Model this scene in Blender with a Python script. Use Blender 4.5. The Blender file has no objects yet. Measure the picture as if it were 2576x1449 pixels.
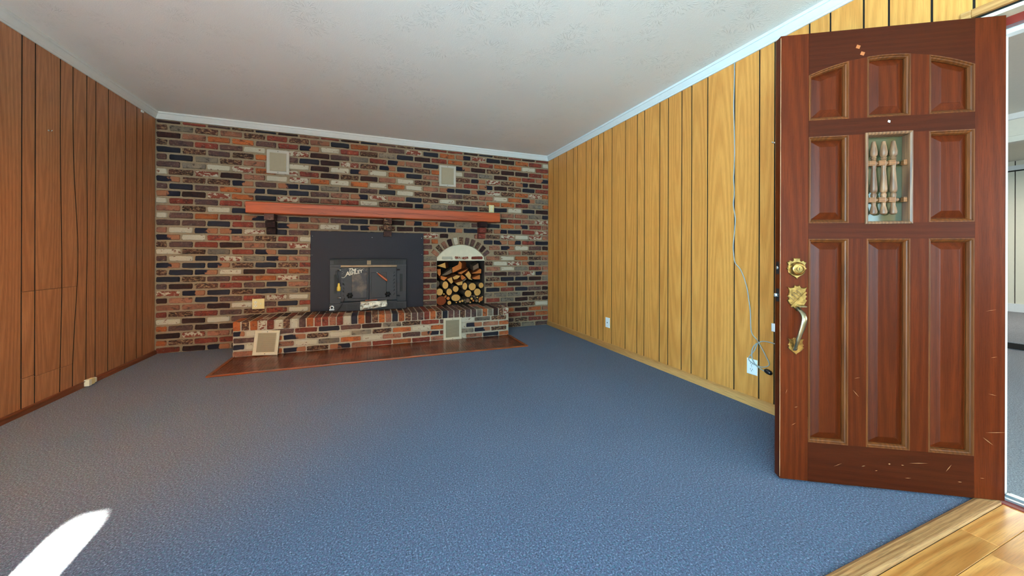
import bpy, bmesh, math, random
from mathutils import Vector, Matrix
random.seed(7)
R = math.radians
SC = bpy.context.scene
COL = SC.collection

# ------------------------------------------------------------------ camera
D, XL, XR, ZM, ZC = 4.875, -2.121, 2.492, 2.4675, 2.5375      # brick wall y, side walls x, crown bottom, ceiling
YB = -3.0                                                      # wall behind the camera
F_PX, YAW, HOR, ROLL, HCAM = 904.83, 0.3721, 641.63, 0.0031, 1.05
cd = bpy.data.cameras.new('camera'); cam = bpy.data.objects.new('camera', cd); COL.objects.link(cam)
cd.sensor_fit = 'HORIZONTAL'; cd.sensor_width = 36.0; cd.lens = F_PX / 2576 * 36.0
cd.shift_y = -(724.5 - HOR) / 2576; cd.clip_start = 0.02
fw = Vector((math.sin(YAW), math.cos(YAW), 0)); rt = Vector((math.cos(YAW), -math.sin(YAW), 0)); up = Vector((0, 0, 1))
# photograph is turned clockwise by ROLL -> camera turned counter-clockwise
rt2 = rt * math.cos(ROLL) + up * math.sin(ROLL); up2 = up * math.cos(ROLL) - rt * math.sin(ROLL)
cam.matrix_world = Matrix(((rt2.x, up2.x, -fw.x, 0), (rt2.y, up2.y, -fw.y, 0), (rt2.z, up2.z, -fw.z, HCAM), (0, 0, 0, 1)))
SC.camera = cam
vs = SC.view_settings
vs.view_transform = 'Standard'; vs.look = 'None'; vs.gamma = 1.0; vs.use_curve_mapping = False; vs.exposure = 0.0

# ------------------------------------------------------------------ light
w = bpy.data.worlds.new('sky'); SC.world = w; w.use_nodes = True
w.node_tree.nodes['Background'].inputs[0].default_value = (0.62, 0.80, 1.0, 1)
w.node_tree.nodes['Background'].inputs[1].default_value = 1.2
def area(name, loc, target, sx, sy, energy, color, spread=180):
    l = bpy.data.lights.new(name, 'AREA'); l.shape = 'RECTANGLE'; l.size = sx; l.size_y = sy
    l.energy = energy; l.color = color; l.spread = R(spread)
    o = bpy.data.objects.new(name, l); COL.objects.link(o); o.location = loc
    o.rotation_euler = (Vector(target) - Vector(loc)).to_track_quat('-Z', 'Y').to_euler()
    return o
sun = bpy.data.lights.new('sun', 'SUN'); sun.energy = 1800; sun.angle = R(0.9); sun.color = (1.0, 0.85, 0.58)
so = bpy.data.objects.new('sun', sun); COL.objects.link(so)
so.rotation_euler = Vector((-0.0875, 1.0, -math.tan(R(22)))).to_track_quat('-Z', 'Y').to_euler()
# daylight entering through the wide window in the wall behind the camera
area('window_daylight', (1.15, YB + 0.06, 1.32), (1.15, 3.0, 1.32), 2.5, 1.15, 55, (0.45, 0.80, 1.0))
# added area light on the uncut left wall, out of view beside the camera
WLY0, WLY1, WLZ0, WLZ1 = -2.90, -0.45, 0.70, 2.00
area('added_side_light', (XL + 0.06, (WLY0 + WLY1) / 2, (WLZ0 + WLZ1) / 2), (3.0, (WLY0 + WLY1) / 2, (WLZ0 + WLZ1) / 2), WLY1 - WLY0 - .1, WLZ1 - WLZ0 - .1, 460, (0.37, 0.78, 1.0), 144)
# daylight in the room beyond the open door
area('next_room_daylight', (4.6, -2.2, 1.5), (4.6, 3.0, 1.2), 2.4, 1.3, 130, (0.93, 0.97, 1.0))
area('far_room_light', (8.8, 1.9, 2.5), (8.8, 1.9, 0), 1.2, 1.2, 60, (1.0, 0.95, 0.85))

# ------------------------------------------------------------------ helpers
def srgb(r, g, b):
    f = lambda c: (c / 255 / 12.92) if c / 255 <= 0.04045 else ((c / 255 + 0.055) / 1.055) ** 2.4
    return (f(r), f(g), f(b), 1)
class NT:
    def __init__(s, name):
        s.m = bpy.data.materials.new(name); s.m.use_nodes = True
        s.t = s.m.node_tree; s.b = s.t.nodes['Principled BSDF']
    def n(s, typ, **kw):
        nd = s.t.nodes.new(typ)
        ins = kw.pop('ins', {})
        for k, v in kw.items(): setattr(nd, k, v)
        for k, v in ins.items(): s.set(nd, k, v)
        return nd
    def set(s, nd, k, v):
        i = nd.inputs[k]
        if isinstance(v, bpy.types.NodeSocket): s.t.links.new(v, i)
        else: i.default_value = v
    def math(s, op, a, b=0.0, c=None):
        nd = s.n('ShaderNodeMath', operation=op); s.set(nd, 0, a); s.set(nd, 1, b)
        if c is not None: s.set(nd, 2, c)
        return nd.outputs[0]
    def mix(s, f, a, b, blend='MIX'):
        nd = s.n('ShaderNodeMix', data_type='RGBA', blend_type=blend)
        s.set(nd, 0, f); s.set(nd, 6, a); s.set(nd, 7, b)
        return nd.outputs[2]
    def ramp(s, f, stops, interp='LINEAR'):
        nd = s.n('ShaderNodeValToRGB'); nd.color_ramp.interpolation = interp
        e = nd.color_ramp.elements
        e[0].position, e[0].color = stops[0]; e[1].position, e[1].color = stops[-1]
        for p, c in stops[1:-1]:
            q = e.new(p); q.color = c
        s.set(nd, 0, f); return nd.outputs[0]
    def noise(s, vec, scale, detail=3, rough=0.5, dist=0.0):
        nd = s.n('ShaderNodeTexNoise', ins={'Scale': scale, 'Detail': detail, 'Roughness': rough, 'Distortion': dist})
        if vec is not None: s.set(nd, 'Vector', vec)
        return nd.outputs[0]
    def mapping(s, vec, scale=(1, 1, 1), loc=(0, 0, 0), rot=(0, 0, 0)):
        nd = s.n('ShaderNodeMapping'); s.set(nd, 0, vec); s.set(nd, 3, scale); s.set(nd, 1, loc); s.set(nd, 2, rot)
        return nd.outputs[0]
    def obj(s): return s.n('ShaderNodeTexCoord').outputs['Object']
    def pos(s): return s.n('ShaderNodeNewGeometry').outputs['Position']
    def rnd(s): return s.n('ShaderNodeObjectInfo').outputs['Random']
    def out(s, col=None, rough=None, metal=None, spec=None, bump=None, bstr=0.3, bdist=0.01):
        if col is not None: s.set(s.b, 'Base Color', col)
        if rough is not None: s.set(s.b, 'Roughness', rough)
        if metal is not None: s.set(s.b, 'Metallic', metal)
        if spec is not None: s.set(s.b, 'Specular IOR Level', spec)
        if bump is not None:
            bp = s.n('ShaderNodeBump', ins={'Strength': bstr, 'Distance': bdist, 'Height': bump})
            s.set(s.b, 'Normal', bp.outputs[0])
        return s.m
def plain(name, c, rough=0.5, metal=0.0, spec=0.5, var=0.06, scale=30, bstr=0.0):
    t = NT(name); p = t.obj(); n = t.noise(p, scale, 4)
    lo = tuple(max(0, v * (1 - var * 2)) for v in c[:3]) + (1,); hi = tuple(min(1, v * (1 + var)) for v in c[:3]) + (1,)
    return t.out(t.mix(n, lo, hi), rough, metal, spec, n if bstr else None, bstr, 0.003)

def add(a, b): return (a[0] + b[0], a[1] + b[1], a[2] + b[2])
class MB:
    def __init__(s): s.v = []; s.f = []; s.mi = []; s.uv = {}
    def quad(s, a, b, c, d, m=0):
        i = len(s.v); s.v += [a, b, c, d]; s.f.append((i, i + 1, i + 2, i + 3)); s.mi.append(m)
    def ngon(s, pts, m=0):
        i = len(s.v); s.v += list(pts); s.f.append(tuple(range(i, i + len(pts)))); s.mi.append(m)
    def box(s, x0, x1, y0, y1, z0, z1, m=0, M=None):
        P = [(x0, y0, z0), (x1, y0, z0), (x1, y1, z0), (x0, y1, z0), (x0, y0, z1), (x1, y0, z1), (x1, y1, z1), (x0, y1, z1)]
        if M is not None: P = [tuple(M @ Vector(p)) for p in P]
        i = len(s.v); s.v += P
        for q in ((3, 2, 1, 0), (4, 5, 6, 7), (0, 1, 5, 4), (1, 2, 6, 5), (2, 3, 7, 6), (3, 0, 4, 7)):
            s.f.append(tuple(i + k for k in q)); s.mi.append(m)
    def loft(s, rings, m=0, cap0=False, cap1=False, closed=True):
        n = len(rings[0]); i0 = len(s.v)
        for r in rings: s.v += [tuple(p) for p in r]
        for k in range(len(rings) - 1):
            for j in range(n if closed else n - 1):
                a = i0 + k * n + j; b = i0 + k * n + (j + 1) % n
                s.f.append((a, b, b + n, a + n)); s.mi.append(m)
        if cap0: s.f.append(tuple(reversed(range(i0, i0 + n)))); s.mi.append(m)
        if cap1: s.f.append(tuple(range(i0 + (len(rings) - 1) * n, i0 + len(rings) * n))); s.mi.append(m)
    def tube(s, pts, rad, seg=8, m=0, cap=True):
        pts = [Vector(p) for p in pts]; rings = []; nrm = None
        for k, p in enumerate(pts):
            t = (pts[min(k + 1, len(pts) - 1)] - pts[max(k - 1, 0)]).normalized()
            if nrm is None:
                nrm = Vector((0, 0, 1)) if abs(t.z) < 0.9 else Vector((1, 0, 0))
            nrm = (nrm - t * nrm.dot(t)).normalized(); bn = t.cross(nrm)
            r = rad[k] if isinstance(rad, (list, tuple)) else rad
            rx, ry = r if isinstance(r, tuple) else (r, r)
            rings.append([p + nrm * (rx * math.cos(a)) + bn * (ry * math.sin(a)) for a in [2 * math.pi * j / seg for j in range(seg)]])
        s.loft(rings, m, cap, cap)
    def lathe(s, prof, origin, axis='z', seg=14, m=0):
        rings = []
        for r, h in prof:
            ring = []
            for j in range(seg):
                a = 2 * math.pi * j / seg; c, q = r * math.cos(a), r * math.sin(a)
                p = {'z': (c, q, h), 'y': (c, h, -q), 'x': (h, c, q)}[axis]
                ring.append(add(p, origin))
            rings.append(ring)
        s.loft(rings, m, True, True)
    def build(s, name, mats, parent=None, smooth=False, bevel=0.0, fix=True):
        me = bpy.data.meshes.new(name); me.from_pydata([tuple(p) for p in s.v], [], s.f)
        if not isinstance(mats, (list, tuple)): mats = [mats]
        for mm in mats: me.materials.append(mm)
        for p, k in zip(me.polygons, s.mi): p.material_index = k; p.use_smooth = smooth
        if fix:
            b = bmesh.new(); b.from_mesh(me); bmesh.ops.remove_doubles(b, verts=b.verts, dist=1e-5)
            bmesh.ops.recalc_face_normals(b, faces=b.faces)
            if bevel: bmesh.ops.bevel(b, geom=[e for e in b.edges if len(e.link_faces) == 2 and e.calc_face_angle(0) > 0.6], offset=bevel, segments=2, affect='EDGES', profile=0.6)
            b.to_mesh(me); b.free()
        return link(name, me, parent)
def link(name, me, parent=None):
    o = bpy.data.objects.new(name, me); COL.objects.link(o)
    if parent is not None: o.parent = parent
    return o
def tag(o, label=None, cat=None, group=None, kind=None):
    if label: o['label'] = label
    if cat: o['category'] = cat
    if group: o['group'] = group
    if kind: o['kind'] = kind
    return o
def empty(name, loc=(0, 0, 0), rz=0):
    o = bpy.data.objects.new(name, None); COL.objects.link(o); o.location = loc; o.rotation_euler = (0, 0, rz)
    o.empty_display_size = 0.05
    return o
def part_box(name, mat, parent, *b, bevel=0.0):
    m = MB(); m.box(*b); return m.build(name, mat, parent, bevel=bevel)
def smooth_by_angle(o, ang=40):
    me = o.data
    for p in me.polygons: p.use_smooth = True
    try: me.set_sharp_from_angle(angle=R(ang))
    except Exception: pass
    return o

# ------------------------------------------------------------------ materials
MT = {}
def brick_uv(t): return t.n('ShaderNodeUVMap').outputs[0]
def bmat(key, c1, c2, rough=0.85, dark=(46, 34, 34), pale=(150, 134, 114), kd=0.60, kp=0.62):
    """one tone of old brick: two hues, sooty clouds, lime smears, pitted surface"""
    t = NT('brick_' + key); p = t.pos()
    col = t.mix(t.ramp(t.noise(p, 12, 3, 0.6, 0.5), [(0.35, (0, 0, 0, 1)), (0.65, (1, 1, 1, 1))]), srgb(*c1), srgb(*c2))
    col = t.mix(t.ramp(t.noise(t.mapping(p, (1, 1, 1.4), (5, 2, 9)), 17, 4, 0.65, 0.6), [(kd - 0.06, (0, 0, 0, 1)), (kd + 0.05, (0.75, 0.75, 0.75, 1))]), col, srgb(*dark))
    lm = t.noise(t.mapping(p, (1, 1, 1.8), (1, 8, 3)), 30, 5, 0.72, 0.3)
    col = t.mix(t.ramp(lm, [(kp - 0.05, (0, 0, 0, 1)), (kp + 0.03, (0.7, 0.7, 0.7, 1))]), col, srgb(*pale))
    fine = t.noise(p, 120, 4, 0.65)
    col = t.mix(t.ramp(fine, [(0.34, (0.6, 0.6, 0.6, 1)), (0.46, (0, 0, 0, 1))]), col, srgb(*[v * 0.5 for v in c1]))
    hs = t.n('ShaderNodeHueSaturation'); t.set(hs, 'Color', col)
    t.set(hs, 'Value', t.math('ADD', t.math('MULTIPLY', t.math('ADD', t.rnd(), t.noise(p, 4.5, 1)), 0.42), 0.42))
    MT[key] = t.out(hs.outputs[0], rough, 0, 0.3, t.math('ADD', fine, lm), 0.6, 0.005)
def bmat2(key, ca, cb, thr, fa=None):
    t = NT('brick_' + key); p = t.pos(); u = brick_uv(t)
    sx = t.n('ShaderNodeSeparateXYZ'); t.set(sx, 0, u)
    v = t.math('ADD', sx.outputs[0], t.math('MULTIPLY', t.math('SUBTRACT', t.noise(p, 22, 3), 0.5), 0.7))
    k = t.ramp(v, [(thr - 0.04, (0, 0, 0, 1)), (thr + 0.04, (1, 1, 1, 1))])
    fine = t.noise(p, 110, 4, 0.6)
    a = t.mix(fine, srgb(*[x * 0.75 for x in ca]), srgb(*ca)); b = t.mix(fine, srgb(*[x * 0.75 for x in cb]), srgb(*cb))
    MT[key] = t.out(t.mix(k, a, b), 0.85, 0, 0.3, fine, 0.5, 0.004)
def bmat3(key, base, paint, thr):
    t = NT('brick_' + key); p = t.pos()
    k = t.ramp(t.noise(t.mapping(p, (1, 1, 1.5)), 26, 4, 0.62), [(thr - 0.015, (0, 0, 0, 1)), (thr + 0.015, (1, 1, 1, 1))])
    fine = t.noise(p, 130, 4, 0.6)
    a = t.mix(fine, srgb(*[x * 0.7 for x in base]), srgb(*base)); b = t.mix(fine, srgb(*[x * 0.8 for x in paint]), srgb(*paint))
    MT[key] = t.out(t.mix(k, a, b), 0.85, 0, 0.3, fine, 0.5, 0.004)
bmat('K', (18, 18, 36), (28, 24, 38), 0.6, dark=(14, 14, 24), pale=(70, 58, 58), kp=0.68)
bmat('D', (58, 28, 24), (42, 26, 28), 0.85, dark=(26, 18, 20), pale=(104, 70, 58), kp=0.64)
bmat('B', (100, 68, 60), (82, 60, 60))
bmat('R', (138, 62, 46), (110, 46, 38))
bmat('O', (182, 100, 52), (158, 82, 44))
bmat('P', (164, 108, 82), (138, 90, 74))
bmat('T', (138, 122, 104), (108, 100, 92))
bmat3('W', (130, 84, 66), (200, 190, 170), 0.36)
bmat3('M', (136, 66, 50), (194, 182, 162), 0.50)
bmat('X', (64, 38, 34), (96, 56, 44), 0.85, dark=(28, 20, 22), pale=(176, 140, 104), kd=0.54, kp=0.55)
bmat2('C', (24, 23, 40), (164, 108, 78), 0.55)
bmat2('c', (160, 104, 74), (24, 23, 40), 0.48)

t = NT('mortar'); p = t.pos(); n1 = t.noise(p, 60, 5, 0.65)
MT['mortar'] = t.out(t.mix(n1, srgb(116, 100, 82), srgb(156, 138, 114)), 0.95, 0, 0.2, n1, 0.8, 0.006)
t = NT('mortar_pale'); p = t.pos(); n1 = t.noise(p, 60, 5, 0.65)
MT['mortar_pale'] = t.out(t.mix(n1, srgb(146, 134, 116), srgb(184, 174, 156)), 0.95, 0, 0.2, n1, 0.8, 0.006)

def wood(name, light, dark, axis='z', stretch=14, scale=9, rough=0.45, spec=0.5, contrast=(0.3, 0.75), pores=0.35, tint=0.12, coat=0.0, world=False):
    """streaked grain running along the axis; each board is shifted by its own random number"""
    t = NT(name); p = t.pos() if world else t.obj()
    off = t.n('ShaderNodeCombineXYZ'); r = t.rnd()
    for k, mult in enumerate((37.0, 61.0, 23.0)): t.set(off, k, t.math('MULTIPLY', r, mult))
    va = t.n('ShaderNodeVectorMath', operation='ADD'); t.set(va, 0, p); t.set(va, 1, off.outputs[0])
    sc = [1, 1, 1]; sc['xyz'.index(axis)] = 1.0 / stretch
    pv = t.mapping(va.outputs[0], tuple(sc))
    big = t.noise(pv, scale * 0.55, 2, 0.5, 0.4)
    ro = t.n('ShaderNodeCombineXYZ'); ax = 'xyz'.index(axis)
    for k in range(3):
        fr_ = t.math('FRACT', t.math('MULTIPLY', r, (7.13, 13.7, 29.3)[k]))
        t.set(ro, k, t.math('MULTIPLY', t.math('SUBTRACT', fr_, 0.5), (1.8 / stretch) if k == ax else 0.09))
    rv = t.n('ShaderNodeVectorMath', operation='ADD'); t.set(rv, 0, t.mapping(p, tuple(sc))); t.set(rv, 1, ro.outputs[0])
    rings = t.n('ShaderNodeTexWave', wave_type='RINGS', rings_direction='SPHERICAL', wave_profile='SIN',
                ins={'Scale': scale * 1.5, 'Distortion': 2.2, 'Detail': 3.0, 'Detail Scale': 1.2, 'Vector': rv.outputs[0]}).outputs['Fac']
    grain = t.math('ADD', t.math('MULTIPLY', rings, 0.36), t.math('MULTIPLY', big, 0.64))
    col = t.mix(t.ramp(grain, [(contrast[0], (0, 0, 0, 1)), (contrast[1], (1, 1, 1, 1))]), dark, light)
    fs = [1, 1, 1]; fs['xyz'.index(axis)] = 0.03
    fine = t.noise(t.mapping(va.outputs[0], tuple(fs)), 330, 2, 0.6)
    col = t.mix(t.ramp(fine, [(0.38, (pores, pores, pores, 1)), (0.52, (0, 0, 0, 1))]), col, tuple(v * 0.45 for v in dark[:3]) + (1,))
    hs = t.n('ShaderNodeHueSaturation'); t.set(hs, 'Color', col); t.set(hs, 'Value', t.math('ADD', t.math('MULTIPLY', r, tint * 2), 1 - tint))
    t.out(hs.outputs[0], rough, 0, spec, fine, 0.12, 0.002)
    if coat: t.set(t.b, 'Coat Weight', coat); t.set(t.b, 'Coat Roughness', 0.12)
    MT[name] = t.m; return t.m
wood('panel_wood', srgb(220, 154, 78), srgb(190, 124, 56), 'z', 16, 9, 0.42, 0.40, contrast=(0.15, 0.85), tint=0.07, pores=0.22)
wood('panel_wood_shaded', srgb(178, 122, 82), srgb(154, 100, 64), 'z', 16, 9, 0.42, 0.40, contrast=(0.28, 0.72), tint=0.06, pores=0.4)  # same panelling with the left wall's shade put into its colour
wood('oak_trim', srgb(196, 146, 88), srgb(168, 116, 62), 'y', 16, 10, 0.5, 0.4)
wood('brown_trim', srgb(120, 66, 40), srgb(96, 48, 30), 'y', 16, 10, 0.5, 0.4)
wood('mantel_wood', srgb(172, 74, 30), srgb(134, 52, 20), 'x', 22, 12, 0.45, 0.45, contrast=(0.2, 0.5), pores=0.2)
wood('door_wood', srgb(84, 31, 8), srgb(58, 19, 5), 'z', 20, 9, 0.40, 0.10, contrast=(0.1, 0.9), tint=0.10, pores=0.3, coat=0.0)
wood('door_wood_h', srgb(68, 24, 7), srgb(48, 15, 4), 'x', 20, 9, 0.40, 0.10, contrast=(0.0, 1.0), tint=0.08, pores=0.3, coat=0.0)
wood('door_moulding', srgb(104, 56, 22), srgb(66, 30, 10), 'z', 20, 14, 0.42, 0.2, contrast=(0.1, 0.9))
wood('turned_wood', srgb(124, 88, 60), srgb(82, 52, 34), 'z', 10, 16, 0.45, 0.4)
wood('oak_floor', srgb(220, 158, 88), srgb(182, 118, 58), 'x', 9, 7, 0.28, 0.5, tint=0.16, pores=0.3, coat=0.2)
wood('oak_strip', srgb(172, 130, 86), srgb(142, 98, 60), 'x', 22, 16, 0.35, 0.5, pores=0.55, coat=0.15)
wood('parquet', srgb(118, 58, 32), srgb(76, 34, 20), 'x', 12, 26, 0.24, 0.35, tint=0.48, pores=0.2, coat=0.12)
wood('parquet_edge', srgb(150, 82, 44), srgb(112, 56, 30), 'x', 20, 18, 0.25, 0.5, tint=0.06, coat=0.3)
wood('grille_wood', srgb(132, 84, 46), srgb(96, 56, 28), 'x', 8, 20, 0.4, 0.4)
wood('tool_handle', srgb(178, 92, 46), srgb(120, 50, 24), 'x', 12, 30, 0.3, 0.5)

# carpet: tufted loop pile flecked dark blue, grey blue, teal and mauve
def carpet(name, base, dk, lt, a, b):
    t = NT(name); p = t.pos()
    n = t.noise(p, 150, 3, 0.75); n2 = t.noise(t.mapping(p, loc=(7, 3, 1)), 95, 3, 0.7); n3 = t.noise(p, 1.6, 3)
    col = t.ramp(n, [(0.34, dk), (0.47, base), (0.55, base), (0.68, lt)])
    col = t.mix(t.ramp(n2, [(0.56, (0, 0, 0, 1)), (0.64, (0.7, 0.7, 0.7, 1))]), col, a)
    col = t.mix(t.ramp(n2, [(0.36, (0.7, 0.7, 0.7, 1)), (0.43, (0, 0, 0, 1))]), col, b)
    col = t.mix(t.math('MULTIPLY', n3, 0.18), col, dk)
    MT[name] = t.out(col, 1.0, 0, 0.05, n, 1.0, 0.006)
    t.set(t.b, 'Sheen Weight', 0.15)
carpet('carpet', srgb(74, 88, 116), srgb(18, 23, 36), srgb(148, 166, 194), srgb(56, 106, 124), srgb(80, 72, 108))
carpet('carpet_grey', srgb(140, 142, 148), srgb(70, 72, 78), srgb(196, 198, 204), srgb(150, 156, 162), srgb(120, 118, 126))

# ceiling: white stomped plaster, fans of little ridges
t = NT('ceiling_plaster'); p = t.pos()
hh = None
for scl, offs, wgt in ((3.1, (0, 0, 0), 1.0), (4.3, (3.3, 1.7, 0), 0.8)):
    mp = t.mapping(p, (1, 1, 0.0), offs)
    vo = t.n('ShaderNodeTexVoronoi', feature='F1', voronoi_dimensions='2D', ins={'Scale': scl, 'Vector': mp})
    cv = t.n('ShaderNodeVectorMath', operation='SUBTRACT'); t.set(cv, 0, mp); t.set(cv, 1, vo.outputs['Position'])
    # Position output is in texture space: bring it back
    sp = t.n('ShaderNodeVectorMath', operation='SCALE'); t.set(sp, 0, mp); t.set(sp, 'Scale', scl)
    sx = t.n('ShaderNodeSeparateXYZ'); t.set(sx, 0, cv.outputs[0])
    ang = t.math('ARCTAN2', sx.outputs[1], sx.outputs[0])
    cb = t.n('ShaderNodeCombineXYZ'); t.set(cb, 0, t.math('MULTIPLY', ang, 5.0))
    t.set(cb, 1, t.math('MULTIPLY', vo.outputs['Distance'], 3.0))
    sc2 = t.n('ShaderNodeSeparateColor'); t.set(sc2, 0, vo.outputs['Color']); t.set(cb, 2, t.math('MULTIPLY', sc2.outputs[0], 90.0))
    st = t.noise(cb.outputs[0], 2.2, 3, 0.6)
    ridge = t.ramp(st, [(0.55, (0, 0, 0, 1)), (0.66, (1, 1, 1, 1))])
    d = vo.outputs['Distance']
    fade = t.math('MULTIPLY', t.ramp(d, [(0.06, (0, 0, 0, 1)), (0.16, (1, 1, 1, 1)), (0.42, (0, 0, 0, 1))]), ridge)
    pat = t.ramp(t.noise(t.mapping(p, loc=offs), 2.2, 2), [(0.45, (0, 0, 0, 1)), (0.6, (1, 1, 1, 1))])
    q = t.math('MULTIPLY', t.math('MULTIPLY', fade, pat), wgt)
    hh = q if hh is None else t.math('ADD', hh, q)
hh = t.math('ADD', hh, t.math('MULTIPLY', t.noise(p, 140, 3), 0.15))
MT['ceiling'] = t.out(t.mix(t.noise(p, 1.5, 3), srgb(238, 234, 228), srgb(246, 242, 236)), 0.9, 0, 0.2, hh, 0.55, 0.012)

MT['white_paint'] = plain('white_paint', srgb(226, 226, 224), 0.45, var=0.03)
MT['cream_paint'] = plain('cream_paint', srgb(222, 210, 184), 0.7, var=0.06, scale=18)
MT['off_white'] = plain('off_white', srgb(214, 210, 196), 0.6, var=0.03)
MT['vent'] = plain('vent_enamel', srgb(196, 186, 162), 0.45, var=0.04)
MT['vent_grey'] = plain('vent_enamel_grey', srgb(186, 180, 168), 0.45, var=0.04)
MT['vent_slat'] = plain('vent_slats', srgb(168, 156, 132), 0.5, var=0.05)
MT['vent_back'] = plain('vent_inside', srgb(112, 102, 84), 0.7)
MT['dark'] = plain('dark_backing', srgb(30, 22, 16), 0.9)
MT['groove'] = plain('groove_brown', srgb(26, 17, 10), 0.9)
MT['dark_tone'] = plain('niche_lining', srgb(58, 46, 40), 0.95, var=0.2, scale=12)  # one dark tone for all inner faces of the niche
MT['black_steel'] = plain('black_steel', srgb(28, 26, 38), 0.6, 0.0, 0.3, var=0.10, scale=6)
MT['black_iron'] = plain('black_iron', srgb(36, 33, 40), 0.5, 0.0, 0.4, var=0.15, scale=14)
MT['iron_dark'] = plain('iron_dark', srgb(14, 13, 17), 0.6, 0.0, 0.4)
MT['iron_rust'] = plain('iron_heat_stained', srgb(136, 112, 86), 0.5, 0.3, 0.4, var=0.25, scale=12)
t = NT('iron_scorched'); p = t.obj()
MT['iron_stain'] = t.out(t.mix(t.ramp(t.noise(p, 7, 3, 0.6), [(0.46, (0, 0, 0, 1)), (0.66, (0.6, 0.6, 0.6, 1))]), srgb(46, 42, 48), srgb(132, 112, 92)), 0.5, 0, 0.4)
MT['letter'] = plain('bright_lettering', srgb(222, 208, 188), 0.4, 0.2)
MT['orn'] = plain('ornament_grey', srgb(128, 124, 122), 0.45, 0.3)
MT['foil'] = NT('crumpled_foil')
t = MT['foil']; p = t.obj(); n = t.n('ShaderNodeTexVoronoi', ins={'Scale': 22.0, 'Vector': p}).outputs[0]
MT['foil'] = t.out(srgb(176, 174, 164), 0.38, 0.85, 0.5, t.math('ADD', n, t.noise(p, 30, 4)), 0.6, 0.02)
MT['chrome'] = plain('bright_metal', srgb(214, 214, 216), 0.25, 0.8)
t = NT('antique_brass'); p = t.obj(); n = t.noise(p, 60, 4)
MT['brass'] = t.out(t.mix(t.ramp(n, [(0.3, (0, 0, 0, 1)), (0.7, (1, 1, 1, 1))]), srgb(96, 70, 34), srgb(170, 136, 78)), 0.30, 0.9, 0.5)
t = NT('antique_nickel'); p = t.obj(); n = t.noise(p, 40, 4)
MT['pewter'] = t.out(t.mix(n, srgb(92, 84, 64), srgb(176, 166, 138)), 0.26, 0.9, 0.5)
MT['outlet_white'] = plain('outlet_white', srgb(240, 240, 238), 0.35, var=0.02)
MT['outlet_cream'] = plain('outlet_cream', srgb(226, 208, 150), 0.4, var=0.03)
MT['outlet_face'] = plain('outlet_face', srgb(232, 226, 204), 0.4, var=0.02)
MT['slot'] = plain('slot_dark', srgb(34, 30, 26), 0.6)
MT['cable'] = plain('cable_grey', srgb(158, 162, 160), 0.45, var=0.04)
MT['black_plastic'] = plain('black_plastic', srgb(20, 22, 30), 0.25)
MT['yellow'] = plain('yellow_plastic', srgb(226, 190, 80), 0.4)
MT['ash'] = plain('ash_panel', srgb(222, 216, 196), 0.6, var=0.02)
MT['red_frame'] = plain('red_stained_frame', srgb(116, 30, 18), 0.4)
MT['alu'] = plain('aluminium', srgb(176, 184, 188), 0.3, 0.8)
t = NT('sidelight_glass'); t.set(t.b, 'Transmission Weight', 1.0); t.set(t.b, 'IOR', 1.02); t.out((1, 1, 1, 1), 0.0); MT['clear'] = t.m
t = NT('door_glass'); MT['door_glass'] = t.out(srgb(60, 56, 34), 0.05, 0, 0.9)
# firewood
t = NT('bark'); p = t.obj(); n = t.noise(t.mapping(p, (1, 0.15, 1)), 40, 5, 0.7)
MT['bark'] = t.out(t.mix(n, srgb(48, 34, 26), srgb(128, 104, 84)), 0.95, 0, 0.2, n, 1.0, 0.01)
def cut(name, c1, c2):
    t = NT(name); p = t.obj()
    sx = t.n('ShaderNodeSeparateXYZ'); t.set(sx, 0, p)
    rr = t.math('SQRT', t.math('ADD', t.math('POWER', sx.outputs[0], 2.0), t.math('POWER', sx.outputs[2], 2.0)))
    n = t.noise(p, 45, 4)
    ring = t.math('SINE', t.math('ADD', t.math('MULTIPLY', rr, 700.0), t.math('MULTIPLY', n, 8.0)))
    k = t.math('ADD', t.math('MULTIPLY', ring, 0.07), t.math('ADD', t.math('MULTIPLY', n, 0.6), 0.2))
    MT[name] = t.out(t.mix(k, srgb(*c2), srgb(*c1)), 0.85, 0, 0.2, n, 0.4, 0.004)
cut('cut_yellow', (226, 176, 104), (176, 122, 62)); cut('cut_orange', (206, 122, 60), (150, 76, 34)); cut('cut_red', (150, 72, 38), (100, 42, 22))
cut('cut_grey', (128, 104, 84), (92, 70, 54)); cut('split_side', (168, 92, 50), (108, 52, 28))

# ------------------------------------------------------------------ room shell
def slab(name, mat, pts_or_box, label, cat):
    m = MB(); m.box(*pts_or_box); o = m.build(name, mat); return tag(o, label, cat, kind='structure')
Y_STRIP0, Y_STRIP1 = 0.665, 0.724
XE = 0.25
m = MB(); m.box(XL - .02, XR + .03, Y_STRIP1, D + .02, -0.08, 0.0); m.box(XL - .02, XE, YB, Y_STRIP1, -0.08, 0.0)
tag(m.build('floor', MT['carpet']), 'flecked blue-grey wall-to-wall carpet in front of the brick fireplace', 'floor', kind='structure')
slab('ceiling', MT['ceiling'], (XL - .02, XR + .02, YB, D + .02, ZC, ZC + 0.1), 'white stomp-textured plaster ceiling over the panelled room', 'ceiling')

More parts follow.
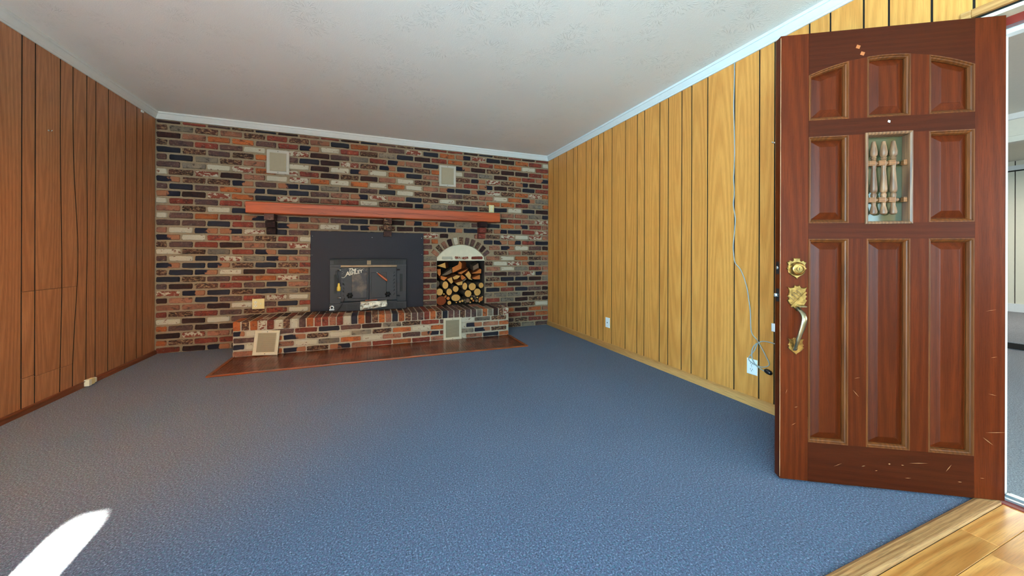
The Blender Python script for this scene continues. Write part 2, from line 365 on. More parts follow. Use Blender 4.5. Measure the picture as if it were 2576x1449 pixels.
# --- brick wall with the firewood niche
NX0, NX1, NZ0, NZL = 0.818, 1.486, 0.355, 0.976       # niche sides, floor, underside of lintel
ACX, ACZ, ARI, ARO = 1.153, 0.785, 0.406, 0.512       # arch centre and radii
def arch_in(x): return ACZ + math.sqrt(max(0, ARI ** 2 - (x - ACX) ** 2))
m = MB(); yM = D + 0.004; xa, xb, zt = XL - .02, XR + .02, ZC
AXS = [NX0 + (NX1 - NX0) * k / 20 for k in range(21)]
m.quad((xa, yM, -.05), (NX0, yM, -.05), (NX0, yM, zt), (xa, yM, zt))
m.quad((NX1, yM, -.05), (xb, yM, -.05), (xb, yM, zt), (NX1, yM, zt))
m.quad((NX0, yM, -.05), (NX1, yM, -.05), (NX1, yM, NZ0), (NX0, yM, NZ0))
for a, b in zip(AXS, AXS[1:]):
    m.quad((a, yM, arch_in(a)), (b, yM, arch_in(b)), (b, yM, zt), (a, yM, zt))
    m.quad((a, yM, arch_in(a)), (b, yM, arch_in(b)), (b, yM + .12, arch_in(b)), (a, yM + .12, arch_in(a)))
yN = D + 0.50
for x in (NX0, NX1): m.quad((x, yM, NZ0), (x, yN, NZ0), (x, yN, arch_in(x)), (x, yM, arch_in(x)), 1)
m.quad((NX0, yM, NZ0), (NX1, yM, NZ0), (NX1, yN, NZ0), (NX0, yN, NZ0), 1)
m.quad((NX0, yN, NZ0), (NX1, yN, NZ0), (NX1, yN, 1.25), (NX0, yN, 1.25), 1)
m.quad((NX0, yM + .12, NZL), (NX1, yM + .12, NZL), (NX1, yN, NZL), (NX0, yN, NZL), 1)
wall_back = tag(m.build('wall_back', [MT['mortar'], MT['dark_tone']], fix=False), 'reclaimed multicoloured brick wall with the fireplace and arched firewood niche', 'wall', kind='structure')
# outer skin so that no light leaks in
part_box('masonry_core', MT['mortar'], wall_back, XL - .02, XR + .02, D + 0.52, D + 0.62, -0.05, ZC)

def rough_outline(hx, hz, jit, ch):
    """chamfered, slightly wavy outline of a brick face"""
    j = lambda: random.uniform(-jit, jit)
    P = [(-hx + ch, -hz), (-hx * .33, -hz), (hx * .33, -hz), (hx - ch, -hz), (hx, -hz + ch), (hx, hz - ch), (hx - ch, hz), (hx * .33, hz), (-hx * .33, hz), (-hx + ch, hz), (-hx, hz - ch), (-hx, -hz + ch)]
    return [(x + j(), z + j()) for x, z in P]
def brick_geo(hx, hz, depth=0.012, jit=0.003, ch=0.008, ins=0.004):
    o = rough_outline(hx, hz, jit, ch)
    back = [(x, 0.004, z) for x, z in o]
    fr = [(x * (1 - ins / hx), -depth + 0.004 + random.uniform(-.0015, .0015), z * (1 - ins / hz)) for x, z in o]
    v = back + fr; n = len(o)
    f = [(k, (k + 1) % n, n + (k + 1) % n, n + k) for k in range(n)] + [tuple(range(n, 2 * n))]
    uv = [((p[0] / hx + 1) / 2, (p[2] / hz + 1) / 2) for p in v]
    return v, f, uv
def mesh_from(name, v, f, uv, mats=None, mi=None):
    me = bpy.data.meshes.new(name); me.from_pydata(v, [], f)
    l = me.uv_layers.new(name='UVMap')
    for lp in me.loops: l.data[lp.index].uv = uv[lp.vertex_index]
    if mats:
        for q in mats: me.materials.append(q)
        for p, k in zip(me.polygons, mi): p.material_index = k
    return me
KEYS = list('KDBROPTWMXCc')
HB = 0.0287
_variants = {}
def brick_mesh(hx, hz, **kw):
    key = (round(hx, 3), round(hz, 3), tuple(sorted(kw.items())))
    L = _variants.setdefault(key, [])
    if len(L) < 6:
        me = mesh_from('brick', *brick_geo(hx, hz, **kw)); me.materials.append(None); L.append(me)
    return random.choice(L)
def brick_obj(name, me, key, M, parent):
    o = link(name, me, parent); o.matrix_local = M
    o.material_slots[0].link = 'OBJECT'; o.material_slots[0].material = MT[key]
    return o

ROWS = [  # courses from the crown down; odd ones start and end with half a brick
 'XTXPXRXPKOPBMKOcMKDORW', 'DPOOBRCWRXTKDROXROOWR', 'XBRBWWMDBTRCPKKCDXDDRO', 'KXBXOBKDMXCKXOWBTDORc', 'BKTXPPWDWCWOKPPXCMXcDR',
 'BTWMOMRDXDPWXPPRcDXKR', 'WXMDPWMOWOWOWPcKcMXOMO', 'CXXCBcKTDBKWXDBXPWOCT', 'BKBOcKKBPcMPKXWXPOORTO', 'cDMOKMBPRWXDCTBKXKWKD',
 'WRBRPBXKPDWTOBKPXMPPTKT', 'PXWKRBPKDTXWOBRKPDRPM', 'WBORcBKPBKDDcOKTBKOcRP', 'BBKRBCPWKCXDDKCKXcKRM', 'PWCcMKBRDBKPRMDcPXMWMP',
 'CWRPXRWRRRRRROBXKCcRK', 'XBRDPBMRRRRRRBPBXPCWBD', 'WXTRCKBRRRRRRRPPWXPXO', 'BWKMTCPRRRRRRTKBRPWOXP', 'CKCXKXRRRRRRRXPBXWMcT',
 'XKCWDROrrrrrrPBPRPWTRP'.replace('r', 'R'), 'KXBROMBRRRRRRBPBBDBMC', 'BDXRBKPRRRRRRDBPBXKKDT', 'MCKXKTXRRRRRRTBXXODPR', 'DPKBRMWRRRRRRRBPKKRKBD',
 'PPDWBKRRRRRRRPBBTTTDX', 'RXRBXRWRRRRRRBBPRRTDXD', 'WDWBRBRRRRRRRRRRPBDXW', 'OBDDBRRRRRRRRRRRRRODOP', 'DMPBRRRRRRRRRRRRRRRRO', 'OXRRRRRRRRRRRRRRRRBXRR', 'RDCXBRRRRRRRRRRRRRXTB']
MOD = (XR - XL) / 21
def rowz(k):
    return 2.389 - (k - 1) * 0.0773 if k <= 17 else 1.152 - (k - 17) * 0.0747
bricks = []   # (distance, x0, x1, zc, hz, key)
PAN = (-0.676, 0.636, 0.36, 1.328)
for k in range(0, 33):
    zc = rowz(k); hz = HB if k <= 17 else 0.0277
    row = ROWS[k - 1] if k else 'DRBXKDPRDKBXDRRDKXRDR'
    odd = k % 2 == 1
    edges = [XL + 0.014] + ([XL + MOD * (i + .5) for i in range(21)] if odd else [XL + MOD * i for i in range(1, 21)]) + [XR - 0.008]
    for i in range(len(edges) - 1):
        key = row[i] if i < len(row) else 'B'
        g = 0.009 + random.uniform(-.002, .002)
        x0 = edges[i] + (g if i else 0); x1 = edges[i + 1] - (g if i < len(edges) - 2 else 0)
        x0 += random.uniform(-.003, .003) if i else 0
        za, zb = zc - hz, zc + hz
        if k == 0: zb = 2.462
        if za > PAN[2] and zb < PAN[3] and x0 > PAN[0] + .01 and x1 < PAN[1] - .01: continue
        if zb < 0.36 and x0 > -1.27 and x1 < 1.64: continue
        if 1.51 < za and zb < 1.62 and x0 > -1.25 and x1 < 1.62: continue
        # clip at niche / arch
        cut0 = cut1 = None
        if zb > NZ0 and za < ACZ + ARO + 0.008:
            if zb < 1.045: cut0, cut1 = NX0 - .004, NX1 + .004
            else:
                zq = max(za, 1.06) - 0.006
                hw = math.sqrt(max(0, (ARO + .008) ** 2 - (zq - ACZ) ** 2)) if zq - ACZ < ARO + .008 else 0
                if hw: cut0, cut1 = ACX - hw, ACX + hw
        spans = [(x0, x1)]
        if cut0 is not None:
            spans = []
            if x0 < cut0: spans.append((x0, min(x1, cut0)))
            if x1 > cut1: spans.append((max(x0, cut1), x1))
        for a, b in spans:
            if b - a > 0.028: bricks.append(((a + b) / 2, a, b, (za + zb) / 2, (zb - za) / 2, key))
def bdist(b): return math.hypot(b[0], D) if True else 0
vis = sorted(bricks, key=lambda b: (b[0] * math.sin(YAW) + D * math.cos(YAW)) / max(0.4, min(1, (b[2] - b[1]) / 0.2)))
nested = set(id(b) for b in vis[:278])
V, F_, UV, MI = [], [], [], []
for b in bricks:
    xc, x0, x1, zc, hz, key = b; hx = (x1 - x0) / 2
    if id(b) in nested:
        full = abs(hx - 0.1) < 0.006
        hq = 0.1009 if full else round(hx, 2)
        me = brick_mesh(hq, round(hz, 4))
        s = hx / hq
        M = Matrix.Translation((xc, D, zc)) @ Matrix.Rotation(random.uniform(-.006, .006), 4, 'Y') @ Matrix.Diagonal((s, 1, 1, 1))
        brick_obj('brick', me, key, M, wall_back)
    else:
        v, f, uv = brick_geo(hx, hz); i0 = len(V); dx = random.uniform(-.0015, .0015)
        V += [(p[0] + xc, p[1] + D + dx, p[2] + zc) for p in v]; F_ += [tuple(i0 + q for q in g) for g in f]; UV += uv; MI += [KEYS.index(key)] * len(f)
o = link('brick_field', mesh_from('brick_field', V, F_, UV, [MT[k] for k in KEYS], MI), wall_back); o['kind'] = 'stuff'
# arch of eleven bricks on edge
for k, key in enumerate('PXPDWXBBXDB'):
    a = R(-51 + 102 * k / 10); rm = (ARI + ARO) / 2
    hx = 0.029; hz = (ARO - ARI) / 2 - 0.004
    v, f, uv = brick_geo(hx, hz, 0.014); v = [(p[0] * (1 + 0.10 * p[2] / hz), p[1], p[2]) for p in v]
    me = mesh_from('brick', v, f, uv); me.materials.append(None)
    M = Matrix.Translation((ACX + rm * math.sin(a), D, ACZ + rm * math.cos(a))) @ Matrix.Rotation(a, 4, 'Y')
    brick_obj('arch_brick', me, key, M, wall_back)
# three stepped brick corbels under the mantel
def corbel(xc, wd, keys):
    for k, (pr, key) in enumerate(zip((0.165, 0.115, 0.065), keys)):
        z1 = 1.503 - k * 0.0765
        m = MB(); hx = wd / 2
        o = rough_outline(hx, 0.035, .0012, 0.003)
        m.loft([[(x, 0.0, z) for x, z in o], [(x, -pr + .004, z) for x, z in o], [(x * .95, -pr, z * .92) for x, z in o]], 0, False, True)
        me = mesh_from('corbel_brick', m.v, m.f, [((p[0] / hx + 1) / 2, .5) for p in m.v]); me.materials.append(None)
        brick_obj('corbel_brick', me, key, Matrix.Translation((xc, D + .002, z1 - 0.036)), wall_back)
corbel(-1.066, 0.094, 'BDD'); corbel(0.187, 0.098, 'XXB'); corbel(1.428, 0.10, 'DRR')
# painted half-moon closing the top of the niche, three worn bricks and a lintel bar
ty = D + 0.028
m = MB(); top = [(x, arch_in(x)) for x in AXS]
out = [(NX0, NZL + .006)] + [(NX1, NZL + .006)] + [(x, z) for x, z in reversed(top)]
m.ngon([(x, ty, z) for x, z in out]); m.ngon([(x, ty + .1, z) for x, z in out])
m.quad((NX0, ty, NZL + .006), (NX1, ty, NZL + .006), (NX1, ty + .1, NZL + .006), (NX0, ty + .1, NZL + .006))
tymp = m.build('tympanum', MT['cream_paint'], wall_back, fix=False); tymp['label'] = 'cream-painted half-moon panel under the brick arch'
for xc, hx, key in ((0.965, 0.075, 'W'), (1.165, 0.098, 'M'), (1.385, 0.085, 'R')):
    me = mesh_from('brick', *brick_geo(hx, 0.022, 0.007)); me.materials.append(None)
    brick_obj('brick', me, key, Matrix.Translation((xc, ty - .001, 1.008)), wall_back)
part_box('lintel_bar', MT['cream_paint'], wall_back, NX0, NX1, D - 0.004, D + 0.15, NZL - 0.006, NZL + 0.006)

# --- panelled side walls
def plank_wall(wall, edges, xs, nx, mat, z0, z1, thick=0.007, gap=0.006, warp=None, splits=None):
    """vertical boards between consecutive edges; nx = +1 / -1 points into the room"""
    for i in range(len(edges) - 1):
        a, b = edges[i] + gap / 2, edges[i + 1] - gap / 2
        if b - a < 0.01: continue
        za = [z0, z1]
        if splits and i in splits: za = [z0] + splits[i] + [z1]
        for q0, q1 in zip(za, za[1:]):
            q0b, q1b = q0 + (0.0012 if q0 != z0 else 0), q1 - (0.0012 if q1 != z1 else 0)
            yc, zc = (a + b) / 2, (q0b + q1b) / 2
            n = 14 if (warp and (i in warp or i + 1 in warp)) else 1
            m = MB(); rings = []
            for k in range(n + 1):
                z = q0b + (q1b - q0b) * k / n
                wa = warp[i](z) if warp and i in warp else 0.0
                wb = warp[i + 1](z) if warp and i + 1 in warp else 0.0
                rings.append([(0, a + wa - yc, z - zc), (nx * thick, a + wa + .0012 - yc, z - zc), (nx * thick, b + wb - .0012 - yc, z - zc), (0, b + wb - yc, z - zc)])
            m.loft(rings, 0, True, True)
            for k in range(n): m.mi[4 * k] = m.mi[4 * k + 2] = 1
            o = m.build('plank', [mat, MT['groove']], wall); o.location = (xs, yc, zc)
GR = [4.868, 4.705, 4.548, 4.318, 4.141, 4.037, 3.838, 3.725, 3.577, 3.476, 3.321, 3.09, 2.911, 2.809, 2.608, 2.505, 2.354, 2.251, 2.098, 1.87, 1.688, 1.587, 1.385, 1.278, 1.126, 1.024, 0.871, 0.742]
YJ = 0.735                     # far jamb of the doorway
ZH = 2.085                     # head of the doorway
YJ2 = -0.275
m = MB()
m.box(XR, XR + .12, YJ, D + .02, -.05, ZC); m.box(XR, XR + .12, YJ2, YJ, ZH, ZC); m.box(XR, XR + .12, YB, YJ2, -.05, ZC)
wall_right = tag(m.build('wall_right', MT['groove']), 'golden oak plank panelling with dark grooves behind the open door', 'wall', kind='structure')
plank_wall(wall_right, sorted(GR), XR, -1, MT['panel_wood'], 0.0, ZC)
plank_wall(wall_right, [YJ2 - 0.1, YJ2 + .2, YJ2 + .5, 0.742], XR, -1, MT['panel_wood'], ZH + .06, ZC)
plank_wall(wall_right, [YB, -2.6, -2.3, -2.1, -1.8, -1.5, -1.3, -1.05, -0.75, YJ2 - .1], XR, -1, MT['panel_wood'], 0.0, ZC)
GL = [YB, -2.55, -2.2, -1.9, -1.6, -1.2, -0.9, -0.5, -0.2, 0.15, 0.5, 0.8, 1.1, 1.4, 1.75, 2.0, 2.3, 2.6, 2.84, 3.05, 3.327, 3.427, 3.635, 3.754, 3.896, 3.997, 4.149, 4.378, 4.552, 4.648, 4.869]
slabL = MB(); slabL.box(XL - .12, XL, YB, D + .02, -.05, ZC)
wall_left = tag(slabL.build('wall_left', MT['groove']), 'wood plank panelling in a shade-darkened brown on the wall left of the fireplace', 'wall', kind='structure')
i179 = GL.index(3.754); i84 = GL.index(3.327)
wf = lambda amp, zc, wd: (lambda z: amp * math.exp(-((z - zc) / wd) ** 2))
plank_wall(wall_left, GL, XL, 1, MT['panel_wood_shaded'], 0.0, ZC, warp={i179: wf(0.055, 1.02, 0.55), GL.index(3.635): wf(0.02, 0.9, 0.6), GL.index(3.896): wf(0.012, 1.2, 0.4)},
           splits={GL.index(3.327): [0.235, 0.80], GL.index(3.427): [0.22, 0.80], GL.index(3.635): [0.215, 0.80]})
# wall behind the camera: wide window and a narrow sidelight that lets the sun in
SX0, SX1 = -0.655, -0.566
WX0, WX1, WZ0, WZ1 = -0.12, 2.42, 0.72, 1.92
m = MB(); yb0, yb1 = YB - .12, YB
m.box(XL - .12, -1.70, yb0, yb1, -.05, ZC); m.box(-1.70, -.85, yb0, yb1, 1.74, ZC); m.box(-1.70, -.85, yb0, yb1, -.05, .30); m.box(-.85, SX0, yb0, yb1, -.05, ZC); m.box(SX0, SX1, yb0, yb1, 2.02, ZC); m.box(SX0, SX1, yb0, yb1, -.05, .25)
m.box(SX1, WX0, yb0, yb1, -.05, ZC); m.box(WX0, WX1, yb0, yb1, WZ1, ZC); m.box(WX0, WX1, yb0, yb1, -.05, WZ0); m.box(WX1, XR + .12, yb0, yb1, -.05, ZC)
tag(m.build('wall_front', MT['cream_paint']), 'plain wall with the windows behind the viewer', 'wall', kind='structure')
win = tag(empty('window_1', ((WX0 + WX1) / 2, YB - .04, WZ0)), 'wide white-framed window behind the viewer', 'window', kind='structure')
hw = (WX1 - WX0) / 2; hh_ = WZ1 - WZ0
fm = MB()
for b in ((-hw, hw, -.03, .03, 0, .05), (-hw, hw, -.03, .03, hh_ - .05, hh_), (-hw, -hw + .05, -.03, .03, 0, hh_), (hw - .05, hw, -.03, .03, 0, hh_), (-.03, .03, -.03, .03, 0, hh_)): fm.box(*b)
fm.build('window_frame', MT['white_paint'], win)
part_box('blind', MT['white_paint'], win, -hw + .04, hw - .04, -.05, -.035, .03, hh_ - .03)

w3 = tag(empty('added_window_3', (-1.275, YB - .06, .30)), 'unseen low window added behind the viewer so that sun bounces off the floor', 'window', kind='structure')  # added opening: sun reaches the unseen floor and bounces up to the ceiling
fm = MB()
for b in ((-.425, .425, -.03, .03, 0, .04), (-.425, .425, -.03, .03, 1.40, 1.44), (-.425, -.385, -.03, .03, 0, 1.44), (.385, .425, -.03, .03, 0, 1.44)): fm.box(*b)
fm.build('window_frame', MT['white_paint'], w3)
wl = tag(empty('added_window_2', (XL + .008, (WLY0 + WLY1) / 2, WLZ0)), 'unseen white window frame added on the uncut left wall beside the viewer', 'window', kind='structure')  # added frame around the side area light, no opening behind it
hy, hz_ = (WLY1 - WLY0) / 2, WLZ1 - WLZ0
fm = MB()
for b in ((0, .04, -hy, hy, 0, .05), (0, .04, -hy, hy, hz_ - .05, hz_), (0, .04, -hy, -hy + .05, 0, hz_), (0, .04, hy - .05, hy, 0, hz_)): fm.box(*b)
fm.build('window_frame', MT['white_paint'], wl)
part_box('blind', MT['white_paint'], wl, .001, .012, -hy + .03, hy - .03, .03, hz_ - .03)

# --- crown moulding (three mitred runs)
CP = [(0.0, 0.0), (0.010, 0.0), (0.013, 0.006), (0.013, 0.013), (0.017, 0.017), (0.024, 0.030), (0.031, 0.044), (0.033, 0.050), (0.040, 0.053), (0.042, 0.0705), (0.0, 0.0705)]
def crown(name, p0, p1, nrm, mit0, mit1, label):
    d = (Vector(p1) - Vector(p0)).normalized(); n = Vector(nrm); m = MB()
    rings = [[], []]
    for o_, z in CP:
        rings[0].append(Vector(p0) + n * o_ + d * (o_ * mit0) + Vector((0, 0, ZM + z - .0005)))
        rings[1].append(Vector(p1) + n * o_ - d * (o_ * mit1) + Vector((0, 0, ZM + z - .0005)))
    m.loft(rings, 0, True, True)
    return tag(m.build(name, MT['white_paint']), label, 'crown moulding', kind='structure')
crown('trim_1', (XL, D - .008, 0), (XR, D - .008, 0), (0, -1, 0), 1, 1, 'white crown moulding along the top of the brick wall')
crown('trim_2', (XR - .007, YB, 0), (XR - .007, D - .008, 0), (-1, 0, 0), 0, 1, 'white crown moulding above the golden panelled wall')
crown('trim_3', (XL + .007, YB, 0), (XL + .007, D - .008, 0), (1, 0, 0), 0, 1, 'white crown moulding above the brown panelled wall')
# --- baseboards
def base(name, x, nx, y0, y1, h, th, mat, label):
    m = MB(); pr = [(0, 0), (th, 0), (th, h * .6), (th * .8, h * .85), (th * .35, h), (0, h)]
    m.loft([[(x + nx * a, y0, z) for a, z in pr], [(x + nx * a, y1, z) for a, z in pr]], 0, True, True)
    return tag(m.build(name, mat), label, 'baseboard', kind='structure')
base('baseboard_right', XR - .007, -1, YJ + .115, D - .004, 0.066, 0.014, MT['oak_trim'], 'narrow golden oak baseboard under the panelled wall')
base('baseboard_left', XL + .007, 1, YB, D - .004, 0.042, 0.016, MT['brown_trim'], 'narrow reddish-brown baseboard under the brown panelled wall')

# --- wooden entry floor, transition strip
floor2 = tag(part_box('floor', MT['groove'], None, XE, XR + .03, YB, Y_STRIP1, -0.08, -0.012), 'oak plank floor of the entry beside the carpet', 'floor', kind='structure')
BW = 0.094
k = 0; y1 = Y_STRIP0 - 0.0015
while y1 > YB:
    y0 = max(YB, y1 - BW); xj = sorted([XE] + [q for q in (XE + 0.2 + (k * 0.37) % 0.9, XE + 1.13 + (k * 0.37) % 0.9, XE + 2.06 + (k * 0.37) % 0.9) if q < XR - .1] + [XR + .03])
    if k == 0: xj = [XE, 1.15, 2.119, XR + .03]
    if k == 1: xj = [XE, 1.1, 2.035, XR + .03]
    for a, b in zip(xj, xj[1:]):
        m = MB(); hx, hy = (b - a) / 2 - .0006, (y1 - y0) / 2 - .0006
        m.loft([[(-hx, -hy, 0), (hx, -hy, 0), (hx, hy, 0), (-hx, hy, 0)], [(-hx, -hy, .011), (hx, -hy, .011), (hx, hy, .011), (-hx, hy, .011)], [(-hx + .001, -hy + .001, .012), (hx - .001, -hy + .001, .012), (hx - .001, hy - .001, .012), (-hx + .001, hy - .001, .012)]], 0, False, True)
        o = m.build('plank', MT['oak_floor'], floor2); o.location = ((a + b) / 2, (y0 + y1) / 2, -0.012)
    y1 = y0; k += 1
    if k > 40: break
m = MB(); pr = [(Y_STRIP0, 0.0), (Y_STRIP0 + .003, .007), (Y_STRIP0 + .012, .011), (Y_STRIP1 - .012, .012), (Y_STRIP1 - .003, .009), (Y_STRIP1, 0.0)]
m.loft([[(XE, y, z - .002) for y, z in pr], [(XR + .012, y, z - .002) for y, z in pr]], 0, True, True)
tag(m.build('trim_4', MT['oak_strip']), 'oak transition strip between the carpet and the wood floor', 'threshold', kind='structure')

# --- door opening: casing, jamb, threshold
fr = tag(empty('trim_5', (XR, YJ, 0)), 'worn oak frame and casing of the doorway behind the open door', 'door frame', kind='structure')
part_box('casing', MT['oak_trim'], fr, -.026, -.006, .010, .042, 0, 2.142, bevel=.003)
part_box('casing', MT['oak_trim'], fr, -.026, -.006, -1.08, .010, ZH + .022, 2.142, bevel=.003)
part_box('jamb', MT['white_paint'], fr, .09, .14, -.047, 0, 0, ZH)
part_box('jamb', MT['white_paint'], fr, -.004, .14, -1.02, -1.006, 0, ZH)
part_box('head_jamb', MT['cream_paint'], fr, -.010, .06, -1.01, 0, ZH - .004, ZH + .012)
part_box('door_stop', MT['red_frame'], fr, .055, .09, -1.01, 0.0, ZH - .04, ZH)
part_box('brick_mould', MT['white_paint'], fr, .10, .145, -1.01, .004, ZH - .06, ZH + .01)
thr = tag(empty('trim_6', (XR, YJ, 0)), 'metal door threshold between the entry and the next room', 'threshold', kind='structure')
part_box('sill', MT['red_frame'], thr, .004, .045, -1.01, -.06, -.004, .004)
part_box('sill', MT['alu'], thr, .045, .075, -1.01, -.06, -.004, .012)
part_box('sill', MT['alu'], thr, .075, .10, -1.01, -.06, -.004, .018)
part_box('sill', MT['white_paint'], thr, .10, .13, -1.01, -.06, -.004, .010)

# --- the rooms beyond the doorway
X2, X3, X4 = XR + .12, 6.5, 10.6
slab('floor', MT['carpet_grey'], (X2, 6.78, -3.2, 4.2, -.08, 0.0), 'grey carpet of the room beyond the open door', 'floor')
m = MB(); m.box(6.78, X4, -3.2, 6, -.08, 0.075)
stp = tag(m.build('floor', MT['carpet_grey']), 'grey carpet of the far room raised by one low step', 'floor', kind='structure')
part_box('step_nosing', MT['dark'], stp, 6.765, 6.782, -3.2, 6, 0.005, 0.07)
slab('ceiling', MT['off_white'], (X2, X3, -3.2, 4.2, 2.60, 2.7), 'pale plain ceiling of the room beyond the door', 'ceiling')
slab('ceiling', MT['off_white'], (X3, X4 + .1, -3.2, 6, 2.74, 2.84), 'pale ceiling of the far room past the step', 'ceiling')
m = MB(); m.box(X3, X3 + .1, -3.2, 4.2, 2.30, 2.75)
hd = tag(m.build('wall_beam', MT['off_white']), 'pale header beam across the wide opening past the door', 'wall', kind='structure')
part_box('beam_moulding', MT['white_paint'], hd, X3 - .04, X3, -3.2, 4.2, 2.54, 2.60)
part_box('beam_batten', MT['off_white'], hd, X3 - .012, X3, -3.2, 4.2, 2.36, 2.39)
m = MB(); m.box(X4, X4 + .1, -3.2, 6, 0, 2.8)
fw_ = tag(m.build('wall_far', MT['groove']), 'cream panelled wall at the end of the far room', 'wall', kind='structure')
for k in range(30):
    a = -3.2 + k * 0.31
    part_box('panel', MT['ash'], fw_, X4 - .012, X4, a + .006, a + .304, 0.20, 2.74)
part_box('panel_rail', MT['white_paint'], fw_, X4 - .02, X4, -3.2, 6, 2.58, 2.66)
part_box('panel_rail', MT['dark'], fw_, X4 - .022, X4, -3.2, 6, 2.555, 2.575)
part_box('baseboard', MT['white_paint'], fw_, X4 - .03, X4, -3.2, 6, 0.07, 0.22)
m = MB(); m.box(X2, X4 + .1, -3.3, -3.2, -.05, 2.84); m.box(X2, X3, 4.2, 4.3, -.05, 2.7); m.box(X3, X4 + .1, 6, 6.1, -.05, 2.84); m.box(X3, X3 + .1, 4.2, 6.1, -.05, 2.84)
tag(m.build('wall_side', MT['off_white']), 'plain pale side walls of the rooms beyond the door', 'wall', kind='structure')

# ------------------------------------------------------------------ hearth
HX0, HX1, HY, HZ = -1.308, 1.678, 4.401, 0.366
hearth = tag(empty('brick_hearth', ((HX0 + HX1) / 2, D, 0)), 'raised reclaimed-brick hearth running along the foot of the brick wall', 'hearth')
hcx = (HX0 + HX1) / 2
core = part_box('mortar_core', MT['mortar_pale'], hearth, HX0 + .006 - hcx, HX1 - .006 - hcx, HY + .006 - D, .004, 0, HZ - .006)
HW = HX1 - HX0
N = 41; pw = HW / N
for k, key in enumerate('OXOMRWXWBORRPRWKODXOPKOXBBROXKBBXBBTOTDXM'):
    for rowi, (ya, yb_) in enumerate(((HY, HY + .222), (HY + .232, D - .004))):
        kk = key if rowi == 0 else random.choice('BDBPXDRB')
        hx, hy, hz = pw / 2 - .0055, (yb_ - ya) / 2, 0.048
        m = MB(); o = rough_outline(hx, hz, .0016, .006)
        dz = random.uniform(-.002, .002)
        m.loft([[(x * .92, -hy - .001, z * .95) for x, z in o], [(x, -hy + .005, z) for x, z in o], [(x, hy, z) for x, z in o]], 0, False, True)
        m.v = [(p[0], p[1], p[2] - .01 * max(0, 1 - (p[1] + hy) / .006) * (p[2] > 0) + dz) for p in m.v]
        m.f[-1] = tuple(m.f[-1])
        n = len(o); m.f.append(tuple(reversed(range(n))))
        me = mesh_from('brick', m.v, m.f, [((p[0] / hx + 1) / 2, (p[2] / hz + 1) / 2) for p in m.v]); me.materials.append(None)
        brick_obj('brick', me, kk, Matrix.Translation((HX0 + (k + .5) * pw - hcx, (ya + yb_) / 2 - D, HZ - hz)), hearth)
HR = ['CWBRKBDTXRBWTXP', 'BOCXWTXOWOWCPO', 'KWPWTOWPBcRTCXW', 'POCXcPRORPWPKO']
for k in range(4):
    zc = 0.2385 - k * 0.0672; hz = 0.0265; off = 0.0 if k % 2 else -0.11
    x = HX0 + off; i = 0
    while x < HX1 - 0.01:
        a, b = max(HX0, x) + .0055, min(HX1, x + 0.219) - .0055
        if b - a > 0.025:
            key = HR[k][min(i, len(HR[k]) - 1)]
            hx = (b - a) / 2
            me = brick_mesh(round(hx, 3), hz, depth=.009)
            brick_obj('brick', me, key, Matrix.Translation(((a + b) / 2 - hcx, HY - D + .005, zc)), hearth); i += 1
        x += 0.219
for k in range(4):          # short right and left returns
    zc = 0.2385 - k * 0.0672
    for a, b in (((HY + .012), HY + .20), (HY + .212, D - .01)):
        for sx in (1, -1):
            me = brick_mesh(round((b - a) / 2, 3), 0.0265, depth=.009)
            brick_obj('brick', me, random.choice('BDPRX'), Matrix.Translation(((HX1 if sx > 0 else HX0) - sx * .005 - hcx, (a + b) / 2 - D, zc)) @ Matrix.Rotation(sx * R(90), 4, 'Z'), hearth)
# parquet apron in front
PY0 = 3.778
pq = tag(empty('parquet_apron', (hcx, PY0, 0)), 'glossy red-brown parquet strip on the carpet at the foot of the hearth', 'parquet')
part_box('backing', MT['dark'], pq, -HW / 2 + .01, HW / 2 - .01, 0.01, HY - PY0 - .006, 0, .006)
ew = 0.028
part_box('edge_strip', MT['parquet_edge'], pq, -HW / 2, HW / 2, 0, ew, 0, .016, bevel=.004)
for sx in (-1, 1):
    part_box('edge_strip', MT['parquet_edge'], pq, min(sx * HW / 2, sx * (HW / 2 - ew)), max(sx * HW / 2, sx * (HW / 2 - ew)), ew, HY - PY0 - .006, 0, .016, bevel=.004)
nx, ny = 26, 5
bw, bh = (HW - 2 * ew) / nx, (HY - PY0 - ew - .006) / ny
mv = []
for vert in (0, 1):
    m = MB()
    for q in range(4):
        if vert: a0, a1, b0, b1 = -bw / 2 + bw * q / 4, -bw / 2 + bw * (q + 1) / 4, -bh / 2, bh / 2
        else: a0, a1, b0, b1 = -bw / 2, bw / 2, -bh / 2 + bh * q / 4, -bh / 2 + bh * (q + 1) / 4
        e = .0009; hzq = .0102 + .0003 * ((q * 7) % 3)
        m.box(a0 + e, a1 - e, b0 + e, b1 - e, .004, hzq)
    me = bpy.data.meshes.new('parquet_tile'); me.from_pydata(m.v, [], m.f); me.materials.append(MT['parquet']); mv.append(me)
for i in range(nx):
    for j in range(ny):
        o = link('parquet_tile', mv[(i + j) % 2], pq); o.location = (-HW / 2 + ew + (i + .5) * bw, ew + (j + .5) * bh, 0)

# ------------------------------------------------------------------ mantel
MX0, MX1, MZ0, MZ1, MY = -1.278, 1.652, 1.503, 1.629, D - 0.18
m = MB(); hx = (MX1 - MX0) / 2; rings = []
for k in range(25):
    x = -hx + 2 * hx * k / 24; w1 = random.uniform(-.002, .002)
    rings.append([(x, 0.0, 0), (x, -.172, w1), (x, -.18, .008 + w1), (x, -.18, .118 + w1), (x, -.172, .126 + w1), (x, 0.0, .126)])
m.loft(rings, 0, True, True)
mant = m.build('mantel_beam', MT['mantel_wood']); mant.location = ((MX0 + MX1) / 2, D - .004, MZ0)
tag(mant, 'long reddish pine mantel beam resting on brick corbels', 'mantel')
